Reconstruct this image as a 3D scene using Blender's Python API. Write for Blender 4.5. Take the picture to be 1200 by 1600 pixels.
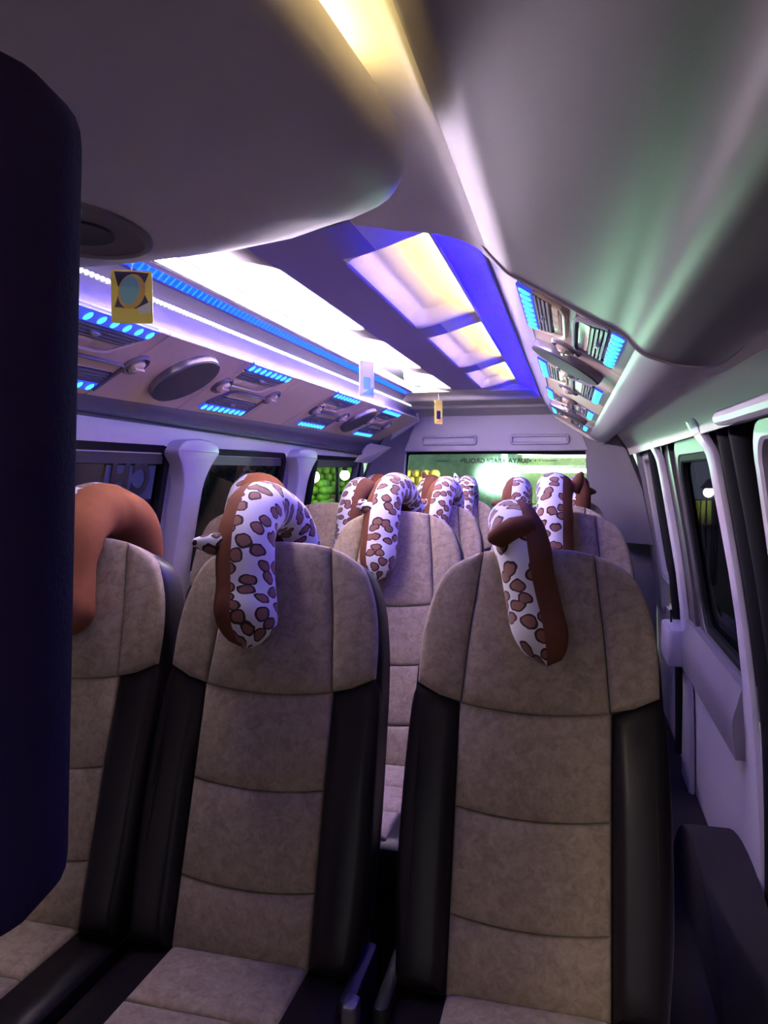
import bpy, bmesh, math, random
import numpy as np
from mathutils import Vector, Matrix
random.seed(4)
SC = bpy.context.scene
COL = SC.collection
for o in list(bpy.data.objects):
    bpy.data.objects.remove(o)

# ------------------------------------------------------------------ camera, world, exposure
YAW, PITCH = math.radians(14.1), math.radians(3.2)
fw = Vector((-math.sin(YAW)*math.cos(PITCH), math.cos(YAW)*math.cos(PITCH), -math.sin(PITCH)))
cam_d = bpy.data.cameras.new('camera')
cam_d.sensor_fit = 'VERTICAL'; cam_d.sensor_height = 36.0
cam_d.lens = 1155.0/1600.0*36.0
cam_d.clip_start = 0.02; cam_d.clip_end = 200
cam = bpy.data.objects.new('camera', cam_d); COL.objects.link(cam)
cam.location = (0.44, 0.0, 1.30)
cam.rotation_euler = fw.to_track_quat('-Z', 'Y').to_euler()
SC.camera = cam

world = bpy.data.worlds.new('night'); SC.world = world
world.use_nodes = True
bg = world.node_tree.nodes['Background']
bg.inputs[0].default_value = (0.34, 0.30, 0.36, 1)
bg.inputs[1].default_value = 0.55

vs = SC.view_settings
vs.view_transform = 'Standard'; vs.look = 'None'; vs.exposure = 2.0; vs.gamma = 1.0
vs.use_curve_mapping = False

# ------------------------------------------------------------------ materials
MATS = {}
def nodes_of(m):
    m.use_nodes = True
    nt = m.node_tree
    return nt, nt.nodes, nt.links, nt.nodes['Principled BSDF']

def mat(name, col, rough=0.5, spec=0.5, bump=0.0, bscale=60.0, var=0.0, vscale=8.0, metal=0.0, sheen=0.0, coat=0.0):
    if name in MATS: return MATS[name]
    m = bpy.data.materials.new(name)
    nt, N, L, P = nodes_of(m)
    P.inputs['Base Color'].default_value = (*col, 1)
    P.inputs['Roughness'].default_value = rough
    P.inputs['Specular IOR Level'].default_value = spec
    P.inputs['Metallic'].default_value = metal
    if sheen: P.inputs['Sheen Weight'].default_value = sheen
    if coat:
        P.inputs['Coat Weight'].default_value = coat
        P.inputs['Coat Roughness'].default_value = 0.15
    tc = N.new('ShaderNodeTexCoord')
    if var:
        nz = N.new('ShaderNodeTexNoise'); nz.inputs['Scale'].default_value = vscale
        nz.inputs['Detail'].default_value = 6
        L.new(tc.outputs['Object'], nz.inputs['Vector'])
        cr = N.new('ShaderNodeValToRGB')
        cr.color_ramp.elements[0].position = 0.3; cr.color_ramp.elements[1].position = 0.7
        cr.color_ramp.elements[0].color = (*[max(0, c*(1-var)) for c in col], 1)
        cr.color_ramp.elements[1].color = (*[min(1, c*(1+var)) for c in col], 1)
        L.new(nz.outputs['Fac'], cr.inputs['Fac'])
        L.new(cr.outputs['Color'], P.inputs['Base Color'])
    if bump:
        nb = N.new('ShaderNodeTexNoise'); nb.inputs['Scale'].default_value = bscale
        nb.inputs['Detail'].default_value = 3
        L.new(tc.outputs['Object'], nb.inputs['Vector'])
        b = N.new('ShaderNodeBump'); b.inputs['Strength'].default_value = bump
        b.inputs['Distance'].default_value = 0.002
        L.new(nb.outputs['Fac'], b.inputs['Height'])
        L.new(b.outputs['Normal'], P.inputs['Normal'])
    MATS[name] = m
    return m

def emis(name, col, strength):
    m = bpy.data.materials.new(name)
    nt, N, L, P = nodes_of(m)
    P.inputs['Base Color'].default_value = (*[min(1, c*0.2+0.01) for c in col], 1)
    P.inputs['Emission Color'].default_value = (*col, 1)
    P.inputs['Emission Strength'].default_value = strength
    P.inputs['Roughness'].default_value = 0.3
    MATS[name] = m
    return m

def glassmat(name, tint, gloss=0.06, haze=0.0, hcol=(0.6, 0.7, 0.6), speck=0.0, scat=0.0):
    m = bpy.data.materials.new(name); m.use_nodes = True
    nt = m.node_tree; N = nt.nodes; L = nt.links
    N.clear()
    out = N.new('ShaderNodeOutputMaterial')
    tr = N.new('ShaderNodeBsdfTransparent'); tr.inputs[0].default_value = (*tint, 1)
    gl = N.new('ShaderNodeBsdfGlossy'); gl.inputs['Roughness'].default_value = 0.03
    gl.inputs['Color'].default_value = (0.9, 0.9, 0.9, 1)
    mx = N.new('ShaderNodeMixShader'); mx.inputs[0].default_value = gloss
    L.new(tr.outputs[0], mx.inputs[1]); L.new(gl.outputs[0], mx.inputs[2])
    if scat:      # grime: a little forward scatter round the lamps
        rfr = N.new('ShaderNodeBsdfRefraction'); rfr.inputs['IOR'].default_value = 1.25; rfr.inputs['Roughness'].default_value = 0.33
        rfr.inputs['Color'].default_value = (*tint, 1)
        m0 = N.new('ShaderNodeMixShader'); m0.inputs[0].default_value = scat
        L.new(tr.outputs[0], m0.inputs[1]); L.new(rfr.outputs[0], m0.inputs[2]); L.new(m0.outputs[0], mx.inputs[1])
    last = mx
    if haze or speck:
        tl = N.new('ShaderNodeBsdfTranslucent'); tl.inputs[0].default_value = (*hcol, 1)
        m2 = N.new('ShaderNodeMixShader')
        tc = N.new('ShaderNodeTexCoord')
        nz = N.new('ShaderNodeTexNoise'); nz.inputs['Scale'].default_value = 38; nz.inputs['Detail'].default_value = 5
        L.new(tc.outputs['Object'], nz.inputs['Vector'])
        mr = N.new('ShaderNodeMapRange')
        mr.inputs['From Min'].default_value = 0.45; mr.inputs['From Max'].default_value = 0.75
        mr.inputs['To Min'].default_value = haze; mr.inputs['To Max'].default_value = haze+speck
        L.new(nz.outputs['Fac'], mr.inputs['Value'])
        L.new(mr.outputs['Result'], m2.inputs[0])
        L.new(mx.outputs[0], m2.inputs[1]); L.new(tl.outputs[0], m2.inputs[2])
        last = m2
    L.new(last.outputs[0], out.inputs[0])
    MATS[name] = m
    return m

def suede():
    m = bpy.data.materials.new('grey_suede')
    nt, N, L, P = nodes_of(m)
    tc = N.new('ShaderNodeTexCoord')
    mp = N.new('ShaderNodeMapping'); mp.inputs['Scale'].default_value = (1, 1, 1)
    L.new(tc.outputs['Object'], mp.inputs['Vector'])
    n1 = N.new('ShaderNodeTexNoise'); n1.inputs['Scale'].default_value = 48; n1.inputs['Detail'].default_value = 6
    n1.inputs['Distortion'].default_value = 0.9
    n2 = N.new('ShaderNodeTexNoise'); n2.inputs['Scale'].default_value = 150; n2.inputs['Detail'].default_value = 4
    n2.inputs['Distortion'].default_value = 0.8
    L.new(mp.outputs[0], n1.inputs['Vector']); L.new(mp.outputs[0], n2.inputs['Vector'])
    ad = N.new('ShaderNodeMath'); ad.operation = 'MULTIPLY_ADD'
    L.new(n2.outputs['Fac'], ad.inputs[0]); ad.inputs[1].default_value = 0.55; L.new(n1.outputs['Fac'], ad.inputs[2])
    cr = N.new('ShaderNodeValToRGB')
    cr.color_ramp.elements[0].position = 0.55; cr.color_ramp.elements[0].color = (0.230, 0.176, 0.128, 1)
    cr.color_ramp.elements[1].position = 1.0; cr.color_ramp.elements[1].color = (0.375, 0.295, 0.225, 1)
    L.new(ad.outputs[0], cr.inputs['Fac'])
    L.new(cr.outputs['Color'], P.inputs['Base Color'])
    P.inputs['Roughness'].default_value = 0.9
    P.inputs['Specular IOR Level'].default_value = 0.15
    P.inputs['Sheen Weight'].default_value = 0.25
    b = N.new('ShaderNodeBump'); b.inputs['Strength'].default_value = 0.15; b.inputs['Distance'].default_value = 0.002
    L.new(n2.outputs['Fac'], b.inputs['Height']); L.new(b.outputs['Normal'], P.inputs['Normal'])
    MATS['suede'] = m
    return m

def spots(uvmap=False):
    m = bpy.data.materials.new('spotted_plush')
    nt, N, L, P = nodes_of(m)
    uv = N.new('ShaderNodeTexCoord')
    nz = N.new('ShaderNodeTexNoise'); nz.inputs['Scale'].default_value = 26; nz.inputs['Detail'].default_value = 2
    L.new(uv.outputs['Object'], nz.inputs['Vector'])
    src = uv.outputs['UV'] if uvmap else uv.outputs['Object']
    mixv = N.new('ShaderNodeMix'); mixv.data_type = 'VECTOR'; mixv.inputs['Factor'].default_value = 0.02
    L.new(src, mixv.inputs['A']); L.new(nz.outputs['Color'], mixv.inputs['B'])
    mp = N.new('ShaderNodeMapping'); mp.inputs['Scale'].default_value = (0.85, 1.0, 1.15)
    mp.inputs['Rotation'].default_value = (0, 0, 0.35) if uvmap else (0.3, 0.5, 0.2)
    L.new(mixv.outputs['Result'], mp.inputs['Vector'])
    vo = N.new('ShaderNodeTexVoronoi'); vo.inputs['Scale'].default_value = 31
    vo.inputs['Randomness'].default_value = 0.62
    if uvmap:
        vo.voronoi_dimensions = '2D'; vo.inputs['Scale'].default_value = 33; vo.inputs['Randomness'].default_value = 0.78
        mp.inputs['Scale'].default_value = (1.12, 0.80, 1)
    L.new(mp.outputs[0], vo.inputs['Vector'])
    cr = N.new('ShaderNodeValToRGB'); cr.color_ramp.interpolation = 'CONSTANT'
    e = cr.color_ramp.elements
    e[0].position = 0.0; e[0].color = (0.22, 0.10, 0.075, 1)
    e[1].position = 0.295 if uvmap else 0.36; e[1].color = (0.045, 0.022, 0.022, 1)
    x = e.new(0.405 if uvmap else 0.50); x.color = (0.64, 0.61, 0.65, 1)
    L.new(vo.outputs['Distance'], cr.inputs['Fac'])
    L.new(cr.outputs['Color'], P.inputs['Base Color'])
    P.inputs['Roughness'].default_value = 0.85; P.inputs['Specular IOR Level'].default_value = 0.15
    P.inputs['Sheen Weight'].default_value = 0.2
    MATS['spots'] = m
    return m

SUEDE = suede(); SPOT = spots(); SPOTUV = spots(True)
LEATHER = mat('dark_leather', (0.010, 0.007, 0.009), 0.36, 0.26, bump=0.12, bscale=220)
BLACKPL = mat('black_plastic', (0.009, 0.009, 0.012), 0.5, 0.25)
RUBBER = mat('black_rubber', (0.006, 0.006, 0.009), 0.75, 0.2)
LILAC = mat('lilac_plastic', (0.46, 0.42, 0.50), 0.45, 0.4, bump=0.05, bscale=300)
GREYPL = mat('grey_trim', (0.20, 0.18, 0.22), 0.55, 0.4, bump=0.05, bscale=300)
BAND = mat('beige_vinyl', (0.70, 0.66, 0.62), 0.55, 0.35, bump=0.08, bscale=260)
VINYL = mat('grey_vinyl', (0.205, 0.178, 0.195), 0.46, 0.5, bump=0.04, bscale=420)
CONSOLE = mat('console_vinyl', (0.74, 0.68, 0.76), 0.5, 0.35, bump=0.04, bscale=420)
TAN = mat('tan_plastic', (0.82, 0.64, 0.50), 0.4, 0.45)
TAN2 = mat('tan_nozzle', (0.74, 0.58, 0.46), 0.35, 0.5)
CREAM = mat('cream_liner', (0.70, 0.66, 0.60), 0.6, 0.3)
DUCTGREY = mat('duct_grey', (0.22, 0.20, 0.27), 0.5, 0.4)
SPKGREY = mat('speaker_grille', (0.07, 0.065, 0.09), 0.6, 0.4, bump=0.4, bscale=500)
SPKRIM = mat('speaker_rim', (0.30, 0.27, 0.33), 0.25, 0.6, metal=0.4)
LOUVER = mat('louver_grey', (0.26, 0.24, 0.30), 0.45)
BROWN = mat('brown_plush', (0.27, 0.098, 0.040), 0.88, 0.12, bump=0.6, bscale=26, var=0.15, vscale=14)
BROWND = mat('dark_brown_plush', (0.135, 0.050, 0.028), 0.88, 0.12, bump=0.6, bscale=26, var=0.15, vscale=14)
CARPET = mat('dark_carpet', (0.03, 0.025, 0.03), 0.95, 0.1, bump=0.5, bscale=300)
NAVY = mat('navy_fabric', (0.026, 0.017, 0.085), 0.95, 0.08, bump=0.3, bscale=300)
CHROME = mat('steel', (0.6, 0.6, 0.62), 0.25, metal=1.0)
L_COVE = emis('cove_white_led', (1.0, 0.84, 1.0), 40.0)
L_WARM = emis('cove_warm_led', (1.0, 0.74, 0.18), 26.0)
L_YEL = emis('console_warm_led', (1.0, 0.80, 0.30), 9.0)
L_BLUEPANEL = emis('blue_acrylic', (0.0018, 0.0, 1.0), 5.0)
L_BLUETUBE = emis('blue_tube', (0.0, 0.014, 1.0), 2.6)
L_BEAD = emis('white_led_bead', (0.90, 0.86, 1.0), 0.5)
L_CYAN = emis('cyan_led', (0.03, 0.42, 1.0), 1.1)
L_CYANDIM = emis('blue_led_strip', (0.06, 0.09, 0.85), 0.22)
GLASS_SIDE = glassmat('tinted_side_glass', (0.22, 0.25, 0.28), 0.07)
GLASS_REAR = glassmat('dusty_rear_glass', (0.85, 0.97, 0.88), 0.04, haze=0.015, speck=0.07, scat=0.03)
GLASS_BACK = glassmat('clear_side_glass', (0.60, 0.66, 0.60), 0.05)

# ------------------------------------------------------------------ mesh helpers
def obj(name, v, f, m, parent=None, smooth=True, angle=35, loc=None, recalc=True):
    me = bpy.data.meshes.new(name)
    me.from_pydata([tuple(map(float, p)) for p in v], [], [tuple(q) for q in f])
    if recalc:
        bm = bmesh.new(); bm.from_mesh(me)
        bmesh.ops.recalc_face_normals(bm, faces=bm.faces)
        bm.to_mesh(me); bm.free()
    me.materials.append(m)
    if smooth:
        me.polygons.foreach_set('use_smooth', [True]*len(me.polygons))
        me.set_sharp_from_angle(angle=math.radians(angle))
    me.update()
    o = bpy.data.objects.new(name, me); COL.objects.link(o)
    if parent is not None: o.parent = parent
    if loc is not None: o.location = loc
    return o

def share(src, name, parent, matrix=None, loc=None):
    o = bpy.data.objects.new(name, src.data); COL.objects.link(o)
    o.parent = parent
    if matrix is not None: o.matrix_local = matrix
    if loc is not None: o.location = loc
    return o

def tag(o, label=None, cat=None, group=None, kind=None):
    if label: o['label'] = label
    if cat: o['category'] = cat
    if group: o['group'] = group
    if kind: o['kind'] = kind
    return o

def thing(name, label, cat, loc=(0, 0, 0), rot=(0, 0, 0), group=None, kind=None):
    o = bpy.data.objects.new(name, None); COL.objects.link(o)
    o.empty_display_size = 0.05
    o.location = loc; o.rotation_euler = rot
    return tag(o, label, cat, group, kind)

def dup(root, parent=None):
    c = root.copy(); COL.objects.link(c); c.parent = parent
    for ch in list(root.children):
        dup(ch, c)
    return c

def cat(pts, n=8, closed=False):
    P = [np.array(p, float) for p in pts]; out = []; K = len(P)
    rng = range(K) if closed else range(K-1)
    for i in rng:
        if closed:
            p0, p1, p2, p3 = P[(i-1) % K], P[i], P[(i+1) % K], P[(i+2) % K]
        else:
            p1, p2 = P[i], P[i+1]
            p0 = P[i-1] if i > 0 else 2*p1-p2
            p3 = P[i+2] if i+2 < K else 2*p2-p1
        for j in range(n):
            t = j/n
            out.append(0.5*((2*p1)+(-p0+p2)*t+(2*p0-5*p1+4*p2-p3)*t*t+(-p0+3*p1-3*p2+p3)*t**3))
    if not closed: out.append(P[-1])
    return [tuple(p) for p in out]

def area2(o):
    return 0.5*sum(o[i][0]*o[(i+1) % len(o)][1]-o[(i+1) % len(o)][0]*o[i][1] for i in range(len(o)))

def inset(o, d):
    n = len(o); s = 1 if area2(o) > 0 else -1; r = []
    for i in range(n):
        a = np.array(o[i-1]); b = np.array(o[i]); c = np.array(o[(i+1) % n])
        e1 = b-a; e2 = c-b
        e1 = e1/(np.linalg.norm(e1)+1e-9); e2 = e2/(np.linalg.norm(e2)+1e-9)
        n1 = np.array([-e1[1], e1[0]])*s; n2 = np.array([-e2[1], e2[0]])*s
        m = n1+n2; L = np.linalg.norm(m)
        m = m/L if L > 1e-6 else n1
        k = 1/max(0.5, float(m@n1))
        r.append(tuple(b+m*d*k))
    return r

def shrink(o, d):
    xs = [p[0] for p in o]; ys = [p[1] for p in o]
    cx, cy = (min(xs)+max(xs))/2, (min(ys)+max(ys))/2; hx, hy = (max(xs)-min(xs))/2, (max(ys)-min(ys))/2
    return [(cx+(a-cx)*(1-d/hx), cy+(b-cy)*(1-d/hy)) for a, b in o]

def puck(name, outline, layers, fn, m, parent=None, caps=(True, True), smooth=True, angle=35, inset=None):
    inset = inset or globals()['inset']
    """stack of inset copies of a 2-D outline; fn(a, b, depth) gives the 3-D point"""
    n = len(outline); v = []; f = []
    for (ins, d) in layers:
        for (a, b) in (inset(outline, ins) if ins else outline):
            v.append(fn(a, b, d))
    for k in range(len(layers)-1):
        for i in range(n):
            j = (i+1) % n
            f.append((k*n+i, k*n+j, (k+1)*n+j, (k+1)*n+i))
    if caps[0]: f.append(tuple(range(n))[::-1])
    if caps[1]: f.append(tuple((len(layers)-1)*n+i for i in range(n)))
    return obj(name, v, f, m, parent, smooth, angle)

def rrect(a0, a1, b0, b1, r, n=5):
    r = min(r, (a1-a0)/2-1e-5, (b1-b0)/2-1e-5); o = []
    for (cx, cy, s) in ((a1-r, b0+r, -90), (a1-r, b1-r, 0), (a0+r, b1-r, 90), (a0+r, b0+r, 180)):
        for k in range(n+1):
            t = math.radians(s+90*k/n); o.append((cx+r*math.cos(t), cy+r*math.sin(t)))
    return o

def ellipse(a, b, ra, rb, n=28):
    return [(a+ra*math.cos(2*math.pi*k/n), b+rb*math.sin(2*math.pi*k/n)) for k in range(n)]

def rbox(name, x0, x1, y0, y1, z0, z1, r, m, parent=None):
    o = rrect(x0, x1, y0, y1, r, 4); e = min(r, (z1-z0)/2)*0.6
    return puck(name, o, [(e, z0), (e*0.3, z0+e*0.3), (0, z0+e), (0, z1-e), (e*0.3, z1-e*0.3), (e, z1)],
                lambda a, b, d: (a, b, d), m, parent)

def loft(name, secs, m, parent=None, closed=False, caps=True, smooth=True, angle=40):
    n = len(secs[0]); v = [p for s in secs for p in s]; f = []
    for k in range(len(secs)-1):
        for i in range(n if closed else n-1):
            j = (i+1) % n
            f.append((k*n+i, k*n+j, (k+1)*n+j, (k+1)*n+i))
    if closed and caps:
        f.append(tuple(range(n))[::-1]); f.append(tuple((len(secs)-1)*n+i for i in range(n)))
    return obj(name, v, f, m, parent, smooth, angle)

def extr(name, prof0, prof1, y0, y1, thick, m, parent=None, ny=2, angle=40):
    """x,z profile swept along y as a solid shell; thick=(dx,dz) is the outward offset"""
    secs = []
    for k in range(ny):
        t = k/(ny-1)
        p = [((1-t)*a[0]+t*b[0], (1-t)*a[1]+t*b[1]) for a, b in zip(prof0, prof1)]
        q = [(a+thick[0], b+thick[1]) for a, b in p][::-1]
        secs.append([(x, y0+(y1-y0)*t, z) for x, z in p+q])
    return loft(name, secs, m, parent, closed=True, angle=angle)

def tube(name, path, rad, m, parent=None, seg=10, caps=True):
    P = [Vector(p) for p in path]; n = len(P); v = []; f = []
    if not hasattr(rad, '__len__'): rad = [rad]*n
    up = Vector((0, 0, 1))
    t0 = (P[1]-P[0]).normalized()
    if abs(t0.dot(up)) > 0.9: up = Vector((1, 0, 0))
    for i in range(n):
        t = (P[min(i+1, n-1)]-P[max(i-1, 0)]).normalized()
        a = t.cross(up).normalized(); b = a.cross(t)
        for k in range(seg):
            th = 2*math.pi*k/seg
            v.append(P[i]+(a*math.cos(th)+b*math.sin(th))*rad[i])
    for i in range(n-1):
        for k in range(seg):
            j = (k+1) % seg
            f.append((i*seg+k, i*seg+j, (i+1)*seg+j, (i+1)*seg+k))
    if caps:
        f.append(tuple(range(seg))[::-1]); f.append(tuple((n-1)*seg+k for k in range(seg)))
    return obj(name, v, f, m, parent)

def ball(name, r, m, parent=None, loc=(0, 0, 0), sz=(1, 1, 1), seg=14, rings=9):
    v = []; f = []
    for i in range(rings+1):
        ph = math.pi*i/rings
        for k in range(seg):
            th = 2*math.pi*k/seg
            v.append((r*sz[0]*math.sin(ph)*math.cos(th), r*sz[1]*math.sin(ph)*math.sin(th), r*sz[2]*math.cos(ph)))
    for i in range(rings):
        for k in range(seg):
            j = (k+1) % seg
            f.append((i*seg+k, (i+1)*seg+k, (i+1)*seg+j, i*seg+j))
    o = obj(name, v, f, m, parent, loc=loc, recalc=False)
    bm = bmesh.new(); bm.from_mesh(o.data)
    bmesh.ops.remove_doubles(bm, verts=bm.verts, dist=1e-6)
    bmesh.ops.recalc_face_normals(bm, faces=bm.faces)
    bm.to_mesh(o.data); bm.free()
    o.data.polygons.foreach_set('use_smooth', [True]*len(o.data.polygons))
    return o

def textmesh(name, body, size, m, parent, matrix, extrude=0.0004, offset=0.0):
    cu = bpy.data.curves.new(name, 'FONT'); cu.body = body; cu.size = size
    cu.extrude = extrude; cu.offset = offset
    cu.align_x = 'CENTER'; cu.align_y = 'CENTER'
    t = bpy.data.objects.new(name+'_tmp', cu); COL.objects.link(t)
    dg = bpy.context.evaluated_depsgraph_get(); dg.update()
    me = bpy.data.meshes.new_from_object(t.evaluated_get(dg))
    bpy.data.objects.remove(t)
    me.materials.clear(); me.materials.append(m)
    me.transform(matrix)
    me.name = name
    o = bpy.data.objects.new(name, me); COL.objects.link(o); o.parent = parent
    return o

# ------------------------------------------------------------------ the van body
def lerp_tab(t, tab):
    for (a, b), (c, d) in zip(tab, tab[1:]):
        if t <= c: return b+(d-b)*(t-a)/(c-a)
    return tab[-1][1]
XR_TAB = [(-0.1, 0.93), (0.2, 0.928), (0.4, 0.922), (0.6, 0.912), (0.8, 0.893), (1.0, 0.862), (1.2, 0.825), (1.45, 0.775), (1.9, 0.68)]
def XR(z): return lerp_tab(z, XR_TAB)
def XL(z): return -XR(z)+0.057

fl = rbox('floor', -0.95, 1.0, -0.9, 4.6, -0.06, 0.0, 0.01, CARPET); tag(fl, kind='structure')
rf = extr('ceiling', cat([(-0.86, 1.35), (-0.80, 1.62), (-0.6, 1.82), (0, 1.88), (0.65, 1.82), (0.86, 1.62), (0.92, 1.35)], 5),
          cat([(-0.86, 1.35), (-0.80, 1.62), (-0.6, 1.82), (0, 1.88), (0.65, 1.82), (0.86, 1.62), (0.92, 1.35)], 5),
          -0.6, 4.62, (0, 0.03), GREYPL)
tag(rf, kind='structure', label='dark outer roof shell above the false ceiling')

# ---- false ceiling with shallow coffers (height field)
COF_Y = [(1.40, 2.12), (2.27, 2.96), (3.12, 3.72)]
def sstep(a, b, x):
    t = min(1, max(0, (x-a)/(b-a))); return t*t*(3-2*t)
def ceil_z(x, y):
    z = 1.71
    if x < -0.14: z += 0.045*sstep(-0.14, -0.38, x)
    if x > 0.0: z += 0.045*sstep(0.0, 0.22, x)
    rec = 0
    for (a, b) in COF_Y:
        for (x0, x1) in ((-0.60, -0.14), (0.0, 0.40)):
            cx, cy = (x0+x1)/2, (a+b)/2; r = 0.05
            qx = abs(x-cx)-((x1-x0)/2-r); qy = abs(y-cy)-((b-a)/2-r)
            d = math.hypot(max(qx, 0), max(qy, 0))+min(max(qx, qy), 0)-r
            rec = max(rec, sstep(0.0, -0.035, d))
            rec = max(rec, rec)
            if d < 0: rec += 0.35*sstep(-0.03, -0.11, d)
    return z+0.045*rec
def in_beam(y): return not any(a < y < b for a, b in COF_Y) 
def ceiling_panel():
    X = [-0.385+0.615*i/110 for i in range(111)]
    Y = [1.22+2.66*j/330 for j in range(331)]
    v = []; f = []
    for y in Y:
        for x in X: v.append((x, y, ceil_z(x, y)))
    n = len(X)
    for j in range(len(Y)-1):
        for i in range(n-1):
            f.append((j*n+i, j*n+i+1, (j+1)*n+i+1, (j+1)*n+i))
    k = len(v)   # back sheet gives it thickness
    for (x, y) in ((X[0], Y[0]), (X[-1], Y[0]), (X[-1], Y[-1]), (X[0], Y[-1])): v.append((x, y, 1.845))
    f.append((k, k+1, k+2, k+3))
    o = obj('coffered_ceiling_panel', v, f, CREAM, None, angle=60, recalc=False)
    o.data.materials.append(mat('ceiling_blue_led_wash', (0.24, 0.19, 0.58), 0.5, 0.35))  # blue LED wash painted as purple on the centre strip and beam ends
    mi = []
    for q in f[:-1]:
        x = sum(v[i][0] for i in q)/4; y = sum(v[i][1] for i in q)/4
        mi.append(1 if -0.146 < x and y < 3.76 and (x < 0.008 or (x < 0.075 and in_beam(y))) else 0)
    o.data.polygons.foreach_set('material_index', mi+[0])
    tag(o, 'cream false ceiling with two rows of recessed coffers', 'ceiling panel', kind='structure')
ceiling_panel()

# rear ceiling beam, stepped
pz = cat([(3.86, 1.712), (3.95, 1.702), (3.99, 1.682), (4.02, 1.678), (4.18, 1.675), (4.21, 1.655), (4.24, 1.652), (4.40, 1.625)], 4)
secs = [[(x, y, z) for y, z in pz]+[(x, y, z+0.03) for y, z in pz[::-1]] for x in (-0.50, 0.42)]
tag(loft('trim_1', secs, CREAM, closed=True), 'stepped cream beam closing the ceiling at the rear', kind='structure')

# front roof liner (seen in the slot beside the console)
lp = cat([(-0.74, 1.50), (-0.55, 1.70), (-0.2, 1.735), (0.05, 1.725), (0.148, 1.708), (0.182, 1.704), (0.237, 1.691), (0.28, 1.672), (0.306, 1.649), (0.343, 1.618), (0.40, 1.60)], 5)
lo = extr('trim_2', lp, lp, -0.6, 1.25, (0, 0.035), CREAM)
tag(lo, 'cream front roof liner with a curved rear lip', kind='structure')

# ------------------------------------------------------------------ side walls
def wall_panel(name, XF, s, z0, z1, y0, y1, th, m, parent=None, nz=10, off=0.0):
    pr = [(XF(z0+(z1-z0)*k/nz)+off*s, z0+(z1-z0)*k/nz) for k in range(nz+1)]
    return extr(name, pr, pr, y0, y1, (s*th, 0), m, parent)

def side_pillar(name, XF, s, yc, ztop, zbot, m, wtop, wmid, off_in, th, parent=None, kind=True, label=None, wbot=None):
    wbot = wbot or wmid*1.25
    half = [(0.0, ztop), (wtop*0.7, ztop-0.008), (wtop*0.97, ztop-0.03), (wtop*0.98, ztop-0.05), (wtop*0.72, ztop-0.085), (wmid*1.08, ztop-0.14),
            (wmid, ztop-0.22), (wmid, (ztop+zbot)/2), (wbot, zbot)]
    h = cat(half, 4)
    out = [(yc+a, b) for a, b in h]+[(yc-a, b) for a, b in h[::-1]]
    ded = []
    for p in out:
        if not ded or math.hypot(p[0]-ded[-1][0], p[1]-ded[-1][1]) > 1e-5: ded.append(p)
    if math.hypot(ded[0][0]-ded[-1][0], ded[0][1]-ded[-1][1]) < 1e-5: ded.pop()
    o = puck(name, ded, [(0, th), (0, -off_in+0.012), (0.004, -off_in+0.004), (0.014, -off_in)],
             lambda a, b, d: (XF(b)+s*d, a, b), m, parent, caps=(False, True))
    if kind: tag(o, label, kind='structure')
    return o

# left wall
DKRAIL = mat('dark_rail', (0.05, 0.045, 0.06), 0.5)
wl = wall_panel('wall_left', XL, -1, 0.0, 0.95, -0.6, 4.5, 0.03, LILAC); tag(wl, kind='structure')
bl = extr('trim_3', [(-0.745, 1.348), (-0.737, 1.38), (-0.73, 1.47)], [(-0.745, 1.352), (-0.735, 1.37), (-0.728, 1.44)], 0.2, 4.36, (-0.08, 0), BAND)
tag(bl, 'pale beige header band above the left windows', kind='structure')
def window_left(idx, y0, y1, z0, z1, label, bars=(), glass=None):
    w = thing('window_%d' % idx, None, None, (XL(1.1), (y0+y1)/2, z0)); tag(w, label, kind='structure')
    ox, oy, oz = w.location
    out = rrect(y0, y1, z0, z1, 0.05)
    puck('window_glass', out, [(0, 0.028), (0, 0.022)], lambda a, b, d: (XL(b)-d-ox, a-oy, b-oz), glass or GLASS_SIDE, w)
    inn = inset(out, 0.022)
    v = []; f = []; n = len(out)
    for ring, d in ((out, 0.0), (out, 0.03), (inn, 0.03), (inn, 0.004)):
        for (a, b) in ring: v.append((XL(b)-d-ox, a-oy, b-oz))
    for k in range(4):
        for i in range(n):
            j = (i+1) % n; q = (k+1) % 4
            f.append((k*n+i, k*n+j, q*n+j, q*n+i))
    obj('window_seal', v, f, RUBBER, w)
    for (a, b) in bars:
        puck('window_bar', rrect(a, b, z0+0.01, z1-0.01, 0.002), [(0, 0.026), (0, 0.008)], lambda p, q, d: (XL(q)-d-ox, p-oy, q-oz), RUBBER, w)
    # dark upper frame rail
    puck('window_rail', rrect(y0+0.01, y1-0.01, z1-0.055, z1, 0.01), [(0, 0.028), (0, 0.012)], lambda p, q, d: (XL(q)-d-ox, p-oy, q-oz), DKRAIL, w)
    return w
W1 = window_left(1, 0.70, 2.03, 0.92, 1.375, 'dark side window with large mirrored letters on the left wall')
W2 = window_left(2, 2.25, 2.98, 0.92, 1.375, 'dark middle side window on the left wall')
W3 = window_left(3, 3.23, 4.16, 0.92, 1.375, 'left rear side window showing green fruit outside', bars=((3.36, 3.41),), glass=GLASS_BACK)
for k, (a, b) in enumerate(((2.02, 2.26), (2.97, 3.25), (4.10, 4.30))):
    o = wall_panel('trim_%d' % (4+k), XL, -1, 0.90, 1.40, a, b, 0.03, GREYPL, off=0.006)
    tag(o, ['dark grey window post behind the first left pillar', 'dark grey window post behind the second left pillar', 'dark grey corner post behind the last left window'][k], kind='structure')
tag(side_pillar('trim_7', XL, -1, 2.13, 1.40, 0.5, LILAC, 0.135, 0.062, 0.045, 0.01), 'lilac flared pillar between the first two left windows')
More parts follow.
